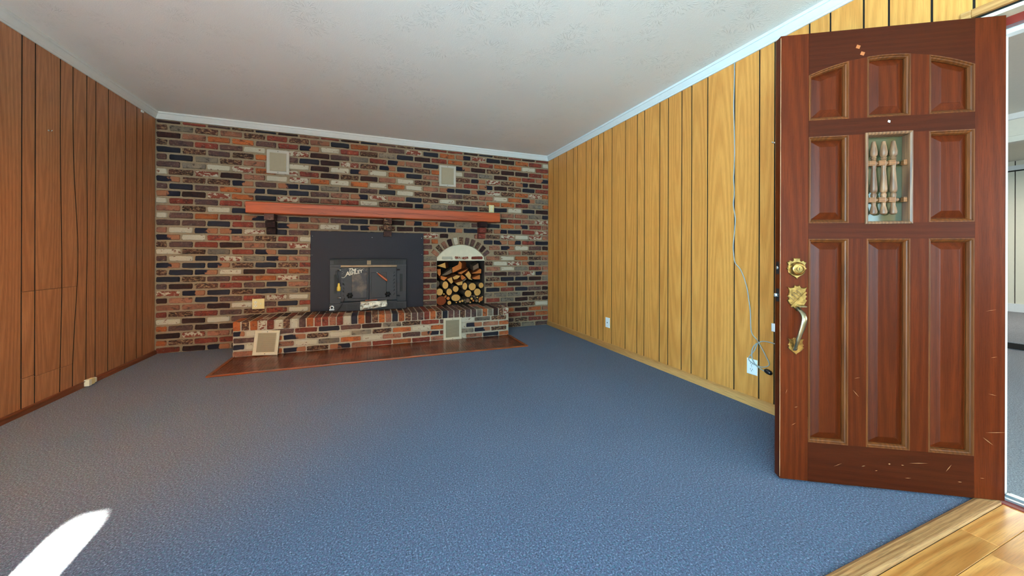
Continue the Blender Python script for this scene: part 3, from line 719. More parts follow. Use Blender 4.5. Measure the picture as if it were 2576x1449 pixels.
# drying cracks in the beam face
for k, (x, z, L) in enumerate(((-.95, .072, .5), (-.35, .052, .6), (-.1, .04, .28), (.25, .063, .5), (.7, .045, .55), (1.1, .07, .3), (-.72, .025, .12), (-.6, .09, .06), (.95, .03, .2))):
    m = MB(); n = 10; ptsu, ptsd = [], []
    for q in range(n + 1):
        u = q / n; zz = z + .004 * math.sin(q * 1.7 + k); hh2 = .0014 * math.sin(math.pi * u) + .0002
        ptsu.append((x + L * (u - .5), -.1806, zz + hh2)); ptsd.append((x + L * (u - .5), -.1806, zz - hh2))
    m.loft([ptsu, ptsd], 0, closed=False); m.build('crack', MT['dark'], mant)

# ------------------------------------------------------------------ wood-burning insert
ins = tag(empty('fireplace_insert', (-0.02, D, HZ + .003)), 'black steel wood-burning fireplace insert with cast doors on the hearth', 'fireplace insert')
IX, IY, IZ = -0.02, D, HZ
def ib(name, mat, x0, x1, y0, y1, z0, z1, parent=None, bevel=0.0):
    return part_box(name, mat, parent or ins, x0 - IX, x1 - IX, y0 - IY, y1 - IY, z0 - IZ, z1 - IZ, bevel=bevel)
FY = 4.78         # front plane of the firebox
sp_ = ib('surround_panel', MT['black_steel'], -.676, .636, D - .032, D - .012, HZ, 1.328, bevel=.002)
for x, z in ((-.655, 1.265), (0.005, 1.26), (.612, 1.265), (-.66, 1.04), (.615, 1.05), (.618, .82)):
    m = MB(); m.lathe([(.004, 0), (.004, -.003), (.001, -.004)], (x - IX, D - .032 - IY, z - IZ), 'y', 8); m.build('rivet', MT['chrome'], ins)
body = ib('firebox_face', MT['black_iron'], -.465, .415, FY + .012, D - .03, HZ, .985, bevel=.003)
ib('top_rim', MT['iron_dark'], -.47, .42, FY - .012, D - .03, .975, .992, bevel=.002)
# top grille
ib('grille_backing', MT['iron_dark'], -.425, .372, FY + .006, FY + .012, .925, .972)
m = MB()
for k in range(62):
    x = -.42 + k * .0128
    if -.055 < x < -.005: continue
    m.box(x - .002 - IX, x + .002 - IX, FY - .002 - IY, FY + .008 - IY, .926 - IZ, .972 - IZ)
for z in (.938, .950, .962): m.box(-.425 - IX, .372 - IX, FY + .002 - IY, FY + .006 - IY, z - .001 - IZ, z + .001 - IZ)
g = m.build('top_grille', MT['black_iron'], ins); g['kind'] = 'stuff'
ib('grille_post', MT['iron_rust'], -.053, -.007, FY - .004, FY + .01, .922, .974)
ib('front_rail', MT['black_iron'], -.465, .415, FY - .006, FY + .012, .895, .924, bevel=.002)
ib('heat_stained_rail', MT['iron_rust'], -.345, .298, FY - .014, FY - .004, .893, .918, bevel=.003)
# doors
for sx, (x0, x1) in ((-1, (-.343, -.030)), (1, (-.026, .294))):
    dz0, dz1 = .482, .889
    dr = ib('door_panel', MT['black_iron'], x0, x1, FY - .022, FY + .012, dz0, dz1, bevel=.004)
    cx_ = (x0 + x1) / 2
    # raised leaf scrolls cast into the outer side
    m = MB()
    xs = x0 + .03 if sx < 0 else x1 - .03
    for q in range(7):
        zc = dz0 + .07 + q * .045; r0 = .016 + .004 * (q % 2)
        pts = [(xs - IX + sx * -.012 * math.cos(a * 1.2) - sx * r0 * math.cos(a) * (1 - a / 9) * -1, FY - .024 - IY, zc - IZ + r0 * math.sin(a) * (1 - a / 9)) for a in [k * .5 for k in range(11)]]
        m.tube(pts, .0035, 5)
    sc_ = m.build('cast_scrollwork', MT['black_iron'], ins, smooth=True)
    # arched centre field
    m = MB(); pts = []
    xa_, xb_ = (x0 + .12, x1 - .02) if sx < 0 else (x0 + .02, x1 - .12)
    m.box(xa_ - IX, xb_ - IX, FY - .027 - IY, FY - .02 - IY, dz0 + .03 - IZ, dz1 - .06 - IZ)
    m.build('door_field', MT['iron_stain'] if sx < 0 else MT['black_iron'], ins, bevel=.006)
    # hinge lugs
    for z in (dz0 + .045, dz1 - .03):
        m = MB(); xo = x0 if sx < 0 else x1
        m.tube([(xo + sx * .038 - IX, FY - .012 - IY, z - IZ), (xo - sx * .03 - IX, FY - .016 - IY, z - IZ)], [.009, .006], 8)
        m.build('hinge', MT['black_iron'] if (sx > 0) else MT['chrome'], ins, smooth=True)
    # spin draft knob
    kx, kz = (-.243, .552) if sx < 0 else (.19, .553)
    m = MB()
    for q in range(6):
        a = q * math.pi / 3
        m.tube([(kx - IX, FY - .03 - IY, kz - IZ), (kx + .034 * math.cos(a) - IX, FY - .03 - IY, kz + .034 * math.sin(a) - IZ)], [.008, .011], 6)
    m.lathe([(.02, -.02), (.02, -.045), (.009, -.055), (.001, -.056)], (kx - IX, FY - IY, kz - IZ), 'y', 12)
    m.build('draft_knob', MT['iron_dark'], ins, smooth=True)
# cast lettering and its ornament on the left door
def text(body, size, loc, rot, mat, parent, shear=0.0, extrude=.002, xs=1.0, name='lettering'):
    cu = bpy.data.curves.new(name, 'FONT'); cu.body = body; cu.size = size; cu.shear = shear; cu.extrude = extrude; cu.space_character = 1.0; cu.offset = 0.0012
    to = bpy.data.objects.new(name, cu); COL.objects.link(to)
    dg = bpy.context.evaluated_depsgraph_get(); me = bpy.data.meshes.new_from_object(to.evaluated_get(dg))
    bpy.data.objects.remove(to); me.materials.clear(); me.materials.append(mat)
    o = link(name, me, parent)
    o.matrix_local = Matrix.Translation(loc) @ Matrix.Rotation(rot, 4, 'Y') @ Matrix.Rotation(R(90), 4, 'X') @ Matrix.Diagonal((xs, 1, 1, 1))
    return o
text('The', .055, (-.262 - IX, FY - .028 - IY, .838 - IZ), R(-8), MT['letter'], ins, 0.35)
text('A', .072, (-.292 - IX, FY - .028 - IY, .786 - IZ), R(-12), MT['letter'], ins, 0.25)
text('SHLEY', .055, (-.248 - IX, FY - .028 - IY, .797 - IZ), R(-12), MT['letter'], ins, 0.15, xs=.98)
m = MB()
def sw(pts, r): m.tube([(x - IX, FY - .027 - IY, z - IZ) for x, z in pts], r, 5)
sw([(-.335, .775), (-.322, .768), (-.305, .772), (-.285, .79)], .004)
o = m.build('lettering_tail', MT['letter'], ins, smooth=True)
m = MB()
for q in range(4):
    cx_, cz_, r0 = -.165 + q * .036, .862 - .004 * (q % 2), .016 - .002 * q * .5
    sw([(cx_ + r0 * math.cos(a) * (1 - a / 10), cz_ + r0 * math.sin(a) * (1 - a / 10)) for a in [k * .55 for k in range(12)]], .0032)
sw([(-.335, .815), (-.32, .82), (-.31, .835), (-.325, .845), (-.33, .835)], .0032)
sw([(-.20, .882), (-.15, .880), (-.09, .885), (-.035, .882)], .004)
sw([(-.30, .862), (-.285, .872), (-.275, .86), (-.288, .85)], .0032)
m.build('ornament', MT['orn'], ins, smooth=True)
# wooden lever handle on the right door
m = MB(); a_, b_ = Vector((.058 - IX, FY - .035 - IY, .828 - IZ)), Vector((.182 - IX, FY - .06 - IY, .722 - IZ))
m.tube([a_ + (b_ - a_) * u for u in (.08, .16, .3, .5, .7, .86, .96, 1.0)], [.006, .010, .013, .0155, .016, .014, .013, .008], 10); hnd = m.build('door_handle', MT['tool_handle'], ins, smooth=True)
m = MB(); m.tube([a_ + Vector((-.005, .03, .004)), a_, a_ + (b_ - a_) * .1], .006, 8); m.build('handle_pivot', MT['chrome'], ins, smooth=True)
# side louvres and base
for x0, x1 in ((-.42, -.386), (.335, .369)):
    ib('side_slot', MT['iron_dark'], x0, x1, FY + .006, FY + .014, .578, .806)
ib('ash_lip', MT['black_iron'], -.35, .30, FY - .055, FY + .012, .458, .474, bevel=.003)
bs = ib('base_box', MT['black_iron'], -.465, .415, FY - .03, D - .03, HZ, .458, bevel=.004)
for x0, x1 in ((-.40, -.285), (-.268, -.158), (-.142, -.02), (.06, .13), (.145, .255), (.28, .375)):
    ib('base_vent', MT['iron_dark'], x0, x1, FY - .0335, FY - .029, .385, .438)
    m = MB()
    for q in range(5): m.box(x0 - IX, x1 - IX, FY - .036 - IY, FY - .031 - IY, .389 + q * .0105 - IZ, .3935 + q * .0105 - IZ)
    m.build('base_louvre', MT['black_iron'], ins)['kind'] = 'stuff'
# thermostat dial
m = MB(); x, z = -.437, .417
m.lathe([(.024, 0), (.024, -.006), (.019, -.008), (.013, -.008), (.013, -.002)], (x - IX, FY - .03 - IY, z - IZ), 'y', 16)
m.box(x - .028 - IX, x + .026 - IX, FY - .036 - IY, FY - .03 - IY, z - .032 - IZ, z - .018 - IZ); m.build('dial_plate', MT['chrome'], ins)
m = MB(); m.lathe([(.014, -.004), (.014, -.010), (.004, -.012)], (x - IX, FY - .03 - IY, z - IZ), 'y', 12); m.build('dial_knob', MT['iron_dark'], ins)

# things left on the stove
m = MB(); pts = [(-.388, .856), (-.386, .83), (-.378, .78), (-.369, .73), (-.365, .70)]
cord = m
cord.tube([(-.36, FY - .03, .858), (-.375, FY - .036, .860)] + [(x, FY - .037, z) for x, z in pts], .006, 6)
co = cord.build('hanging_cord', MT['black_plastic'], smooth=True); tag(co, 'black cord with a yellow plug hanging from the stove door hinge', 'cord')
m = MB(); m.lathe([(.004, .04), (.010, .035), (.014, .015), (.013, .0), (.021, -.01), (.022, -.05), (.016, -.058), (.002, -.059)], (-.364, FY - .037, .672), 'z', 10)
m.build('plug', MT['yellow'], co, smooth=True)
m = MB(); m.tube([(-.30, FY - .03, .53), (-.31, FY - .045, .49), (-.335, FY - .06, .44), (-.36, FY - .055, .40), (-.385, FY - .06, HZ + .006), (-.47, FY - .05, HZ + .004), (-.53, FY - .04, HZ + .004)], .004, 6)
tag(m.build('stove_wire', MT['iron_dark'], smooth=True), 'thin dark wire trailing from the stove down to the hearth', 'wire')
# crumpled foil draped over the ash lip
m = MB(); n = 16; rings = []
prof = [(FY - .004, .4775), (FY - .03, .4785), (FY - .056, .478), (FY - .063, .462), (FY - .066, .43), (FY - .067, .40), (FY - .066, .376)]
for k in range(n + 1):
    u = k / n; x = -.125 + .305 * u; ring = []
    for q, (y, z) in enumerate(prof):
        j = .003 if q < 3 else .005
        zz = z + (0.035 * u * (q - 3) / 3 if q > 3 else 0) + (.03 * max(0, u - .8) / .2 if q == 0 else 0)
        ring.append((x + random.uniform(-j, j), y - abs(random.uniform(0, j)), zz + (random.uniform(0, j * .5))))
    rings.append(ring)
m.loft(rings, 0, closed=False)
foil = m.build('foil_sheet', MT['foil'], smooth=False)
md = foil.modifiers.new('thick', 'SOLIDIFY'); md.thickness = .0008
tag(foil, 'crumpled silver foil sheet draped over the front of the stove', 'foil')
m = MB(); m.tube([(-.072 + .138 * u, FY - .035 + .004 * u, .4905 + .001 * u) for u in (0, .06, .25, .5, .75, .94, 1)], [.006, .008, .0075, .0085, .009, .0085, .006], 10)
tag(m.build('wooden_tool_handle', MT['tool_handle'], smooth=True), 'short turned wooden handle lying on the foil', 'handle')

# ------------------------------------------------------------------ firewood in the niche
YF = D + 0.05
def bx_(px, py, y=None):      # a point of the woodpile picked in the niche opening, metres
    return (0.823 + (px - 72) * (0.655 / 845), 0.364 + (1360 - py) * (0.611 / 815))
def log_obj(name, outline, yf, L, endmat, barkmat, label, group, tilt=(0, 0)):
    cx_ = sum(p[0] for p in outline) / len(outline); cz_ = sum(p[1] for p in outline) / len(outline)
    n = len(outline); m = MB()
    back = [(p[0] - cx_ + tilt[0], L, p[1] - cz_ + tilt[1]) for p in outline]
    front = [(p[0] - cx_, 0.0, p[1] - cz_) for p in outline]
    m.loft([front, back], 0, False, True)
    o = m.build(name, barkmat); o.location = (cx_, yf, cz_)
    if n > 9: smooth_by_angle(o, 50)
    m = MB(); inner = [(p[0] * .94, -.002, p[2] * .94) for p in front]
    m.loft([[(p[0], 0.0005, p[2]) for p in front], inner], 0, False, True)
    m.build('cut_end', endmat, o)
    return tag(o, label, 'log', group)
ROUND = [(228, 1000, 55, 70, 'y'), (128, 1122, 62, 64, 'y'), (300, 1127, 52, 62, 'y'), (297, 1325, 37, 37, 'y'), (420, 1240, 82, 64, 'y'), (412, 1075, 55, 57, 'y'), (718, 1042, 68, 72, 'y'),
         (880, 1020, 48, 52, 'y'), (823, 1150, 66, 68, 'y'), (640, 1170, 65, 66, 'y'), (100, 975, 38, 60, 'g'), (578, 1030, 46, 68, 'y')]
RLAB = ['round pale-ended log below the orange four-sided split log', 'round pale-ended log lying directly on the dark red-ended log', 'round pale-ended log just above the small orange-ended stick',
        'smallest round pale-ended log, on the hearth beside the dark red-ended log', 'widest oval pale-ended log in the bottom layer of the woodpile', 'round pale-ended log with shaggy bark under the flat yellow split log',
        'largest round pale-ended log with a knotty heart below the jagged split log', 'round pale-ended log against the niche wall below the cracked orange split log', 'round pale-ended log above the kindling against the niche wall',
        'round pale-ended log between the widest oval log and the kindling', '', 'teardrop-shaped pale-ended log beside the largest round log']
RI = iter(RLAB)
for cx_, cy_, rx, ry, c in ROUND:
    rl = next(RI)
    x, z = bx_(cx_, cy_); s = 0.655 / 845 * .96; nn = 16
    ol = [(x + (rx * s) * math.cos(a) * (1 + random.uniform(-.04, .04)), z + (ry * s) * math.sin(a) * (1 + random.uniform(-.04, .04))) for a in [2 * math.pi * q / nn for q in range(nn)]]
    if c == 'y': log_obj('firewood_log', ol, YF - .02 + random.uniform(0, .05), .34, MT['cut_yellow'], MT['bark'], rl, 'round pale-ended logs in the niche', (random.uniform(-.02, .02), random.uniform(0, .03)))
    else: log_obj('firewood_log', ol, YF + .06, .3, MT['cut_grey'], MT['bark'], 'dull grey-ended log tucked against the left side of the niche', None)
x, z = bx_(150, 1280)
log_obj('firewood_log', [(x + .068 * math.cos(a), z + .062 * math.sin(a)) for a in [2 * math.pi * q / 18 for q in range(18)]], YF - .01, .34, MT['cut_red'], MT['bark'], 'thick log with a dark red-brown end at the bottom of the woodpile', None)
TW = [(272, 1240, 32, 'o'), (202, 1160, 15, 'y'), (705, 1265, 25, 'y'), (755, 1225, 22, 'g'), (815, 1250, 16, 'y'), (735, 1305, 20, 'o'), (675, 1330, 18, 'y'), (535, 1300, 24, 'y'), (487, 1312, 22, 'y'),
      (425, 1325, 13, 'y'), (880, 1285, 44, 'o'), (630, 1295, 42, 'g'), (800, 1310, 30, 'g'), (780, 1260, 18, 'g'), (580, 1290, 22, 'g'), (848, 1330, 16, 'y'), (912, 1245, 16, 'y'), (175, 1340, 14, 'y'), (590, 1330, 16, 'g'), (700, 1215, 14, 'g')]
for cx_, cy_, r0, c in TW:
    x, z = bx_(cx_, cy_); r = r0 * 0.655 / 845 * .9; nn = 10
    log_obj('kindling_stick', [(x + r * math.cos(a) * random.uniform(.9, 1.08), z + r * math.sin(a) * random.uniform(.9, 1.08)) for a in [2 * math.pi * q / nn for q in range(nn)]], YF - .025 + random.uniform(0, .04), .28,
            {'y': MT['cut_yellow'], 'o': MT['cut_orange'], 'g': MT['cut_grey']}[c], MT['bark'], {'y': 'thin pale-ended kindling stick wedged under the logs in the niche', 'o': 'orange-ended kindling stick wedged under the logs in the niche', 'g': 'thin grey bark-covered kindling stick wedged under the logs'}[c], {'y': 'pale kindling sticks', 'o': 'orange kindling sticks', 'g': 'grey kindling sticks'}[c], (random.uniform(-.03, .03), random.uniform(0, .02)))
SPL = [([(80, 645), (225, 588), (240, 692)], 'y', .02, 'wedge of split firewood with a bright triangular end, top of the pile', (.10, .0)),
       ([(340, 680), (450, 625), (470, 555), (515, 600), (510, 700), (350, 775)], 'o', -.02, 'largest orange split log lying across the top of the woodpile', (.14, .0)),
       ([(85, 710), (150, 705), (155, 800), (130, 838), (95, 790)], 'o', .04, 'narrow split log with an orange end, upper corner of the niche', (.03, .0)),
       ([(165, 820), (340, 700), (352, 772), (240, 822)], 'g', .02, 'grey-barked split log under the largest orange log', (.06, .02)),
       ([(145, 830), (265, 860), (210, 922), (150, 890)], 'o', .01, 'split log with an orange four-sided end in the middle of the pile', (.0, .01)),
       ([(255, 890), (340, 855), (365, 950), (330, 978)], 'y', .0, 'split log with a pale pointed end above the round logs', (.0, .02)),
       ([(360, 860), (430, 820), (500, 840), (445, 893), (385, 902)], 'y', .02, 'half-round split log with a pale end in the middle of the pile', (.0, .02)),
       ([(455, 780), (650, 708), (520, 808)], 'o', .02, 'thin orange wedge of wood under the largest split log', (.05, .02)),
       ([(580, 810), (645, 745), (690, 820), (680, 880), (715, 915), (650, 900)], 'y', -.01, 'jagged split log with a pale end right of the middle', (.03, .02)),
       ([(505, 830), (530, 815), (600, 870), (540, 915), (515, 900)], 'o', .01, 'small orange split log wedged in the middle of the pile', (.02, .01)),
       ([(405, 965), (535, 930), (530, 1000), (450, 1008)], 'y', -.01, 'flat split log with a bright yellow end above the round logs', (.0, .03)),
       ([(740, 660), (840, 600), (850, 690), (742, 742)], 'g', .03, 'grey weathered split log at the top beside the niche wall', (.03, .02)),
       ([(700, 795), (780, 768), (872, 708), (892, 722), (885, 798)], 'o', .01, 'long-ended orange split log below the grey weathered one', (.02, .02)),
       ([(712, 885), (860, 818), (862, 905), (770, 905)], 'o', .0, 'orange split log with a cracked end above the round logs', (.0, .02)),
       ([(545, 935), (600, 880), (622, 892), (562, 948)], 'g', .02, 'small dark splinter of wood between the split logs', (.0, .02)),
       ([(210, 1220), (250, 1180), (262, 1225), (225, 1245)], 'o', .03, 'dark orange chunk of wood behind the kindling', (.0, .02))]
for pts, c, dy, lab, tl in SPL:
    ol = [bx_(*q) for q in pts]
    log_obj('split_log', ol[::-1], YF + dy, .30, {'y': MT['cut_yellow'], 'o': MT['cut_orange'], 'g': MT['cut_grey']}[c], MT['split_side'] if c != 'g' else MT['bark'], lab, 'split logs on top of the woodpile', tl)

# ------------------------------------------------------------------ air vents
def vent(loc, w_, h_, label, mat, rot=None, flip=0.0):
    v = empty('air_vent', loc)
    if rot: v.rotation_euler = rot
    bw_ = .032
    m = MB()
    o = [(-w_ / 2, 0), (w_ / 2, 0), (w_ / 2, h_), (-w_ / 2, h_)]
    def rect(d, y): return [(-w_ / 2 + d, y, d), (w_ / 2 - d, y, d), (w_ / 2 - d, y, h_ - d), (-w_ / 2 + d, y, h_ - d)]
    m.loft([rect(0, 0), rect(.001, -.005), rect(.006, -.009), rect(bw_ - .008, -.009), rect(bw_, -.004), rect(bw_, 0)], 0)
    m.build('vent_frame', mat, v)
    part_box('vent_back', MT['vent_back'], v, -w_ / 2 + .004, w_ / 2 - .004, -.001, .003, .004, h_ - .004)
    m = MB(); nsl = int((h_ - 2 * bw_) / .0095)
    for k in range(nsl):
        z = bw_ + .003 + k * (h_ - 2 * bw_ - .004) / nsl
        m.quad((-w_ / 2 + bw_, -.0015, z), (w_ / 2 - bw_, -.0015, z), (w_ / 2 - bw_, -.0065, z + .0085), (-w_ / 2 + bw_, -.0065, z + .0085))
    s_ = m.build('louvres', MT['vent_slat'], v, fix=False); s_['kind'] = 'stuff'
    for z in (bw_ / 2, h_ - bw_ / 2):
        m = MB(); m.lathe([(.004, 0), (.004, -.002), (.001, -.003)], (0, -.009, z), 'y', 8); m.build('screw', MT['slot'], v)
    return tag(v, label, 'air vent')
vent((-1.012, D - .0095, 1.981), .228, .273, 'grey-white air vent high on the brick wall above the fireplace insert end of the mantel', MT['vent_grey'])
vent((.958, D - .0095, 1.975), .229, .286, 'grey-white air vent high on the brick wall above the firewood niche', MT['vent_grey'])
vent((.932, HY - .006, .004), .228, .272, 'beige air vent set flat into the front of the brick hearth', MT['vent'])
vv = vent((-1.015, HY - .055, .016), .225, .252, 'loose beige air vent leaning against the front of the brick hearth', MT['vent'], rot=(R(-10.5), R(3), R(-4)))
part_box('vent_hole', MT['dark'], hearth, -1.115 - hcx, -.905 - hcx, HY - D - .0062, HY - D, .02, .245)

# ------------------------------------------------------------------ outlets
def outlet(name, loc, rz, w_, h_, mat, label, faces, cat='outlet'):
    v = empty(name, loc, rz)
    m = MB(); o = lambda d, y: [(-w_ / 2 + d, y, d), (w_ / 2 - d, y, d), (w_ / 2 - d, y, h_ - d), (-w_ / 2 + d, y, h_ - d)]
    m.loft([o(0, .002), o(0, -.003), o(.004, -.006)], 0, False, True); m.build('cover_plate', mat, v)
    for kind, fx, fz in faces:
        if kind == 'r':
            m = MB(); m.lathe([(.0165, -.005), (.0165, -.008), (.015, -.0085)], (fx, 0, fz), 'y', 16); f = m.build('receptacle', MT['outlet_face'] if mat is MT['outlet_cream'] else mat, v)
            m = MB(); m.box(fx - .008, fx - .0055, -.0092, -.008, fz - .001, fz + .008); m.box(fx + .0055, fx + .008, -.0092, -.008, fz - .001, fz + .008); m.lathe([(.0028, -.008), (.0028, -.0092)], (fx, 0, fz - .008), 'y', 8)
            m.build('slot', MT['slot'], f)
        elif kind == 's':
            m = MB(); m.box(fx - .004, fx + .004, -.014, -.005, fz - .010, fz + .010); m.build('toggle', MT['outlet_face'], v, bevel=.0015)
        elif kind == 'j':
            m = MB(); m.box(fx - .005, fx + .005, -.0075, -.005, fz - .007, fz + .007); m.build('jack', MT['slot'], v)
        elif kind == 'c':
            m = MB(); m.lathe([(.002, -.005), (.002, -.0075)], (fx, 0, fz), 'y', 8); m.build('screw', MT['slot'], v)
    return tag(v, label, cat)
outlet('wall_outlet', (-1.200, D - .010, .428), 0, .118, .115, MT['outlet_cream'], 'cream double cover plate with outlet and switch on the brick wall left of the insert', [('r', -.025, .077), ('r', -.025, .038), ('s', .026, .058)])
outlet('wall_outlet', (1.582, D - .012, 1.652), 0, .077, .106, MT['outlet_cream'], 'cream duplex outlet on the brick wall at the end of the mantel', [('r', 0, .073), ('r', 0, .033)])
outlet('wall_outlet', (XR - .0075, 3.387, .236), R(-90), .075, .112, MT['outlet_white'], 'white phone jack plate low on the golden panelled wall', [('j', 0, .056), ('c', 0, .02)])
outlet('wall_outlet', (XR - .0075, 1.733, .220), R(-90), .074, .108, MT['outlet_white'], 'white electrical outlet under the coiled cable on the golden wall', [('r', 0, .074), ('r', 0, .034), ('c', 0, .054)])
outlet('wall_switch', (XR - .0075, 1.567, .548), R(-90), .072, .054, MT['outlet_white'], 'small blank white plate on the golden wall beside the door edge', [('c', 0, .027)], 'cover plate')
# phone box at the left baseboard
v = tag(empty('phone_box', (XL + .022, 3.90, .008)), 'small cream surface-mounted phone box on the brown baseboard', 'phone box')
m = MB(); m.box(0, .028, -.052, .02, 0, .048); m.build('box_body', MT['outlet_cream'], v, bevel=.004)
m = MB(); m.box(0, .031, -.0545, -.022, -.001, .050); m.build('box_cover', MT['outlet_face'], v, bevel=.003)
m = MB(); m.box(.002, .026, .018, .047, .004, .044); m.build('plug', MT['outlet_face'], v, bevel=.008)
m = MB(); m.tube([(XL + .028, y, .046 + .003 * math.sin(y * 9)) for y in [2.6 + .09 * k for k in range(15)]], .003, 6)
tag(m.build('phone_wire', MT['brown_trim'], smooth=True), 'thin phone wire running along the brown baseboard', 'wire')

# cable hanging on the right wall
CAB = [(1.869, 2.466), (1.871, 2.31), (1.875, 2.151), (1.87, 1.976), (1.867, 1.802), (1.871, 1.671), (1.874, 1.62), (1.868, 1.515), (1.875, 1.424), (1.86, 1.33), (1.863, 1.25), (1.874, 1.135), (1.872, 1.066), (1.85, 0.998), (1.808, 0.948), (1.767, 0.844), (1.745, 0.724), (1.736, 0.648), (1.737, 0.517), (1.694, 0.465), (1.649, 0.408), (1.627, 0.369), (1.609, 0.326), (1.645, 0.298), (1.697, 0.296), (1.743, 0.315), (1.753, 0.336), (1.728, 0.373), (1.709, 0.405), (1.698, 0.438), (1.668, 0.465), (1.631, 0.472), (1.582, 0.47), (1.52, .46), (1.47, .40), (1.45, .30)]
def spline(P, n=5):
    out = []
    for i in range(len(P) - 1):
        p0, p1, p2, p3 = [Vector(P[max(0, min(len(P) - 1, i + k))]) for k in (-1, 0, 1, 2)]
        for q in range(n):
            t_ = q / n; out.append(.5 * ((2 * p1) + (p2 - p0) * t_ + (2 * p0 - 5 * p1 + 4 * p2 - p3) * t_ ** 2 + (3 * p1 - p0 - 3 * p2 + p3) * t_ ** 3))
    out.append(Vector(P[-1])); return out
def wall_cable(name, pts, r, label, lift):
    P = [(XR - .012 - lift(k), y, z) for k, (y, z) in enumerate(pts)]
    m = MB(); m.tube(spline(P), r, 8); return tag(m.build(name, MT['cable'], smooth=True), label, 'cable')
wall_cable('wall_cable', CAB, .0034, 'pale grey cable running down the golden wall and looping above the outlet', lambda k: .012 if 12 < k < 18 else (.010 if 20 <= k < 26 else 0.0))
c2 = wall_cable('appliance_cord', [(1.69, 0.451), (1.717, 0.414), (1.726, 0.37), (1.72, 0.329), (1.697, 0.298), (1.652, 0.277), (1.631, 0.270)], .0036, 'thinner pale cord ending in a black plug beside the outlet', lambda k: .012)
m = MB(); m.tube([(XR - .022, 1.640, .283), (XR - .022, 1.632, .280), (XR - .022, 1.618, .276), (XR - .022, 1.603, .271), (XR - .022, 1.594, .266), (XR - .022, 1.590, .264)], [.004, .014, .017, .016, .011, .003], 10); m.build('plug', MT['black_plastic'], c2, smooth=True)

# nails and hooks on the walls
def hook(loc, nx, label, mat='chrome'):
    m = MB(); m.tube([loc, (loc[0] + nx * .016, loc[1], loc[2] - .002), (loc[0] + nx * .020, loc[1], loc[2] + .006)], .0032, 6)
    m.lathe([(.007, 0), (.006, nx * .002)], loc, 'x', 8); tag(m.build('wall_hook', MT[mat], smooth=True), label, 'hook')
hook((XL + .006, 3.535, 1.914), 1, 'small metal screw hook alone on the brown panelled wall')
hook((XR - .006, 1.592, 1.80), -1, 'small metal hook on the golden wall beside the door edge')
part_box('wall_clip', MT['outlet_white'], None, XL + .006, XL + .018, 4.612, 4.645, 2.443, 2.463, bevel=.003)
tag(bpy.data.objects['wall_clip'], 'tiny white clip under the crown at the corner of the brown wall', 'clip')

# ------------------------------------------------------------------ the open panelled door
S_ = 0.9886
HNG = (2.508, 0.6604); DW, DH, DB, TH = 0.8575, 2.076, 0.012, 0.044
# local frame: x runs from the hinge to the free edge, y = out of the face the camera sees is -y ... built as (u, depth, z)
door = empty('door_1', (HNG[0], HNG[1], 0)); ang = math.atan2(0.52345398, -0.85205395)
# local +x -> (cos,sin); local +y must point towards the camera side: (0.523,0.852)*-1
door.matrix_world = Matrix(((math.cos(ang), -0.52345398, 0, HNG[0]), (math.sin(ang), -0.85205395, 0, HNG[1]), (0, 0, 1, 0), (0, 0, 0, 1)))
tag(door, 'heavy red-brown panelled wooden entry door standing open with a spindle grille', 'door', kind='structure')
dW, dH, dM = MT['door_wood'], MT['door_wood_h'], MT['door_moulding']
UR, UM, UL = (.109, .275), (.343, .510), (.580, .741)
def atop(u): return 1.951 - .70 * (u - .43) ** 2
def dbox(name, mat, u0, u1, z0, z1, y0=-TH, y1=0.0, bevel=0.0, parent=None):
    m = MB(); m.box(u0, u1, y0, y1, z0, z1); 
    uc, zc = (u0 + u1) / 2, (z0 + z1) / 2
    m.v = [(p[0] - uc, p[1], p[2] - zc) for p in m.v]
    o = m.build(name, mat, parent or door, bevel=bevel); o.location = (uc, 0, zc); return o
dbox('stile', dW, 0, UR[0], DB, DH, bevel=.002); dbox('stile', dW, UL[1], DW, DB, DH, bevel=.002)
dbox('rail', dH, UR[0], UL[1], DB, .192); dbox('rail', dH, UR[0], UL[1], 1.129, 1.200); dbox('rail', dH, UR[0], UL[1], 1.599, 1.673)
# arched top rail
m = MB(); us = [UR[0] + (UL[1] - UR[0]) * k / 24 for k in range(25)]
m.loft([[(u, 0, atop(u)) for u in us], [(u, 0, DH) for u in us], [(u, -TH, DH) for u in us], [(u, -TH, atop(u)) for u in us], [(u, 0, atop(u)) for u in us]], 0, closed=False)
m.build('rail', dH, door)
for z0, z1 in ((.192, 1.129), (1.200, 1.599)):
    dbox('mullion', dW, UR[1], UM[0], z0, z1); dbox('mullion', dW, UM[1], UL[0], z0, z1)
for a, b in ((UR[1], UM[0]), (UM[1], UL[0])):
    m = MB(); m.loft([[(u, y, 1.673) for u, y in ((a, 0), (b, 0), (b, -TH), (a, -TH))], [(u, y, atop(u)) for u, y in ((a, 0), (b, 0), (b, -TH), (a, -TH))]], 0, True, True); m.build('mullion', dW, door)
def rings_for(u0, u1, z0, top, prof):
    out = []
    for d, y in prof:
        us = [u0 + d + (u1 - u0 - 2 * d) * k / 8 for k in range(9)]
        out.append([(u0 + d, y, z0 + d)] + [(u1 - d, y, z0 + d)] + [(u, y, top(u) - d) for u in reversed(us)])
    return out
def panel(u0, u1, z0, top):
    uc, zc = (u0 + u1) / 2, z0
    def mk(name, prof, mat, cap):
        m = MB(); rs = [[(p[0] - uc, p[1], p[2] - zc) for p in r] for r in rings_for(u0, u1, z0, top, prof)]
        m.loft(rs, 0, False, cap); o = m.build(name, mat, door); o.location = (uc, 0, zc); return o
    mk('panel_moulding', [(0, 0), (.001, .0012), (.005, .0008), (.008, -.004), (.012, -.006), (.017, -.014), (.017, -.020)], dM, False)
    mk('raised_panel', [(.0165, -.020), (.020, -.0195), (.046, -.0075), (.048, -.0060), (.050, -.0055)], dW, True)
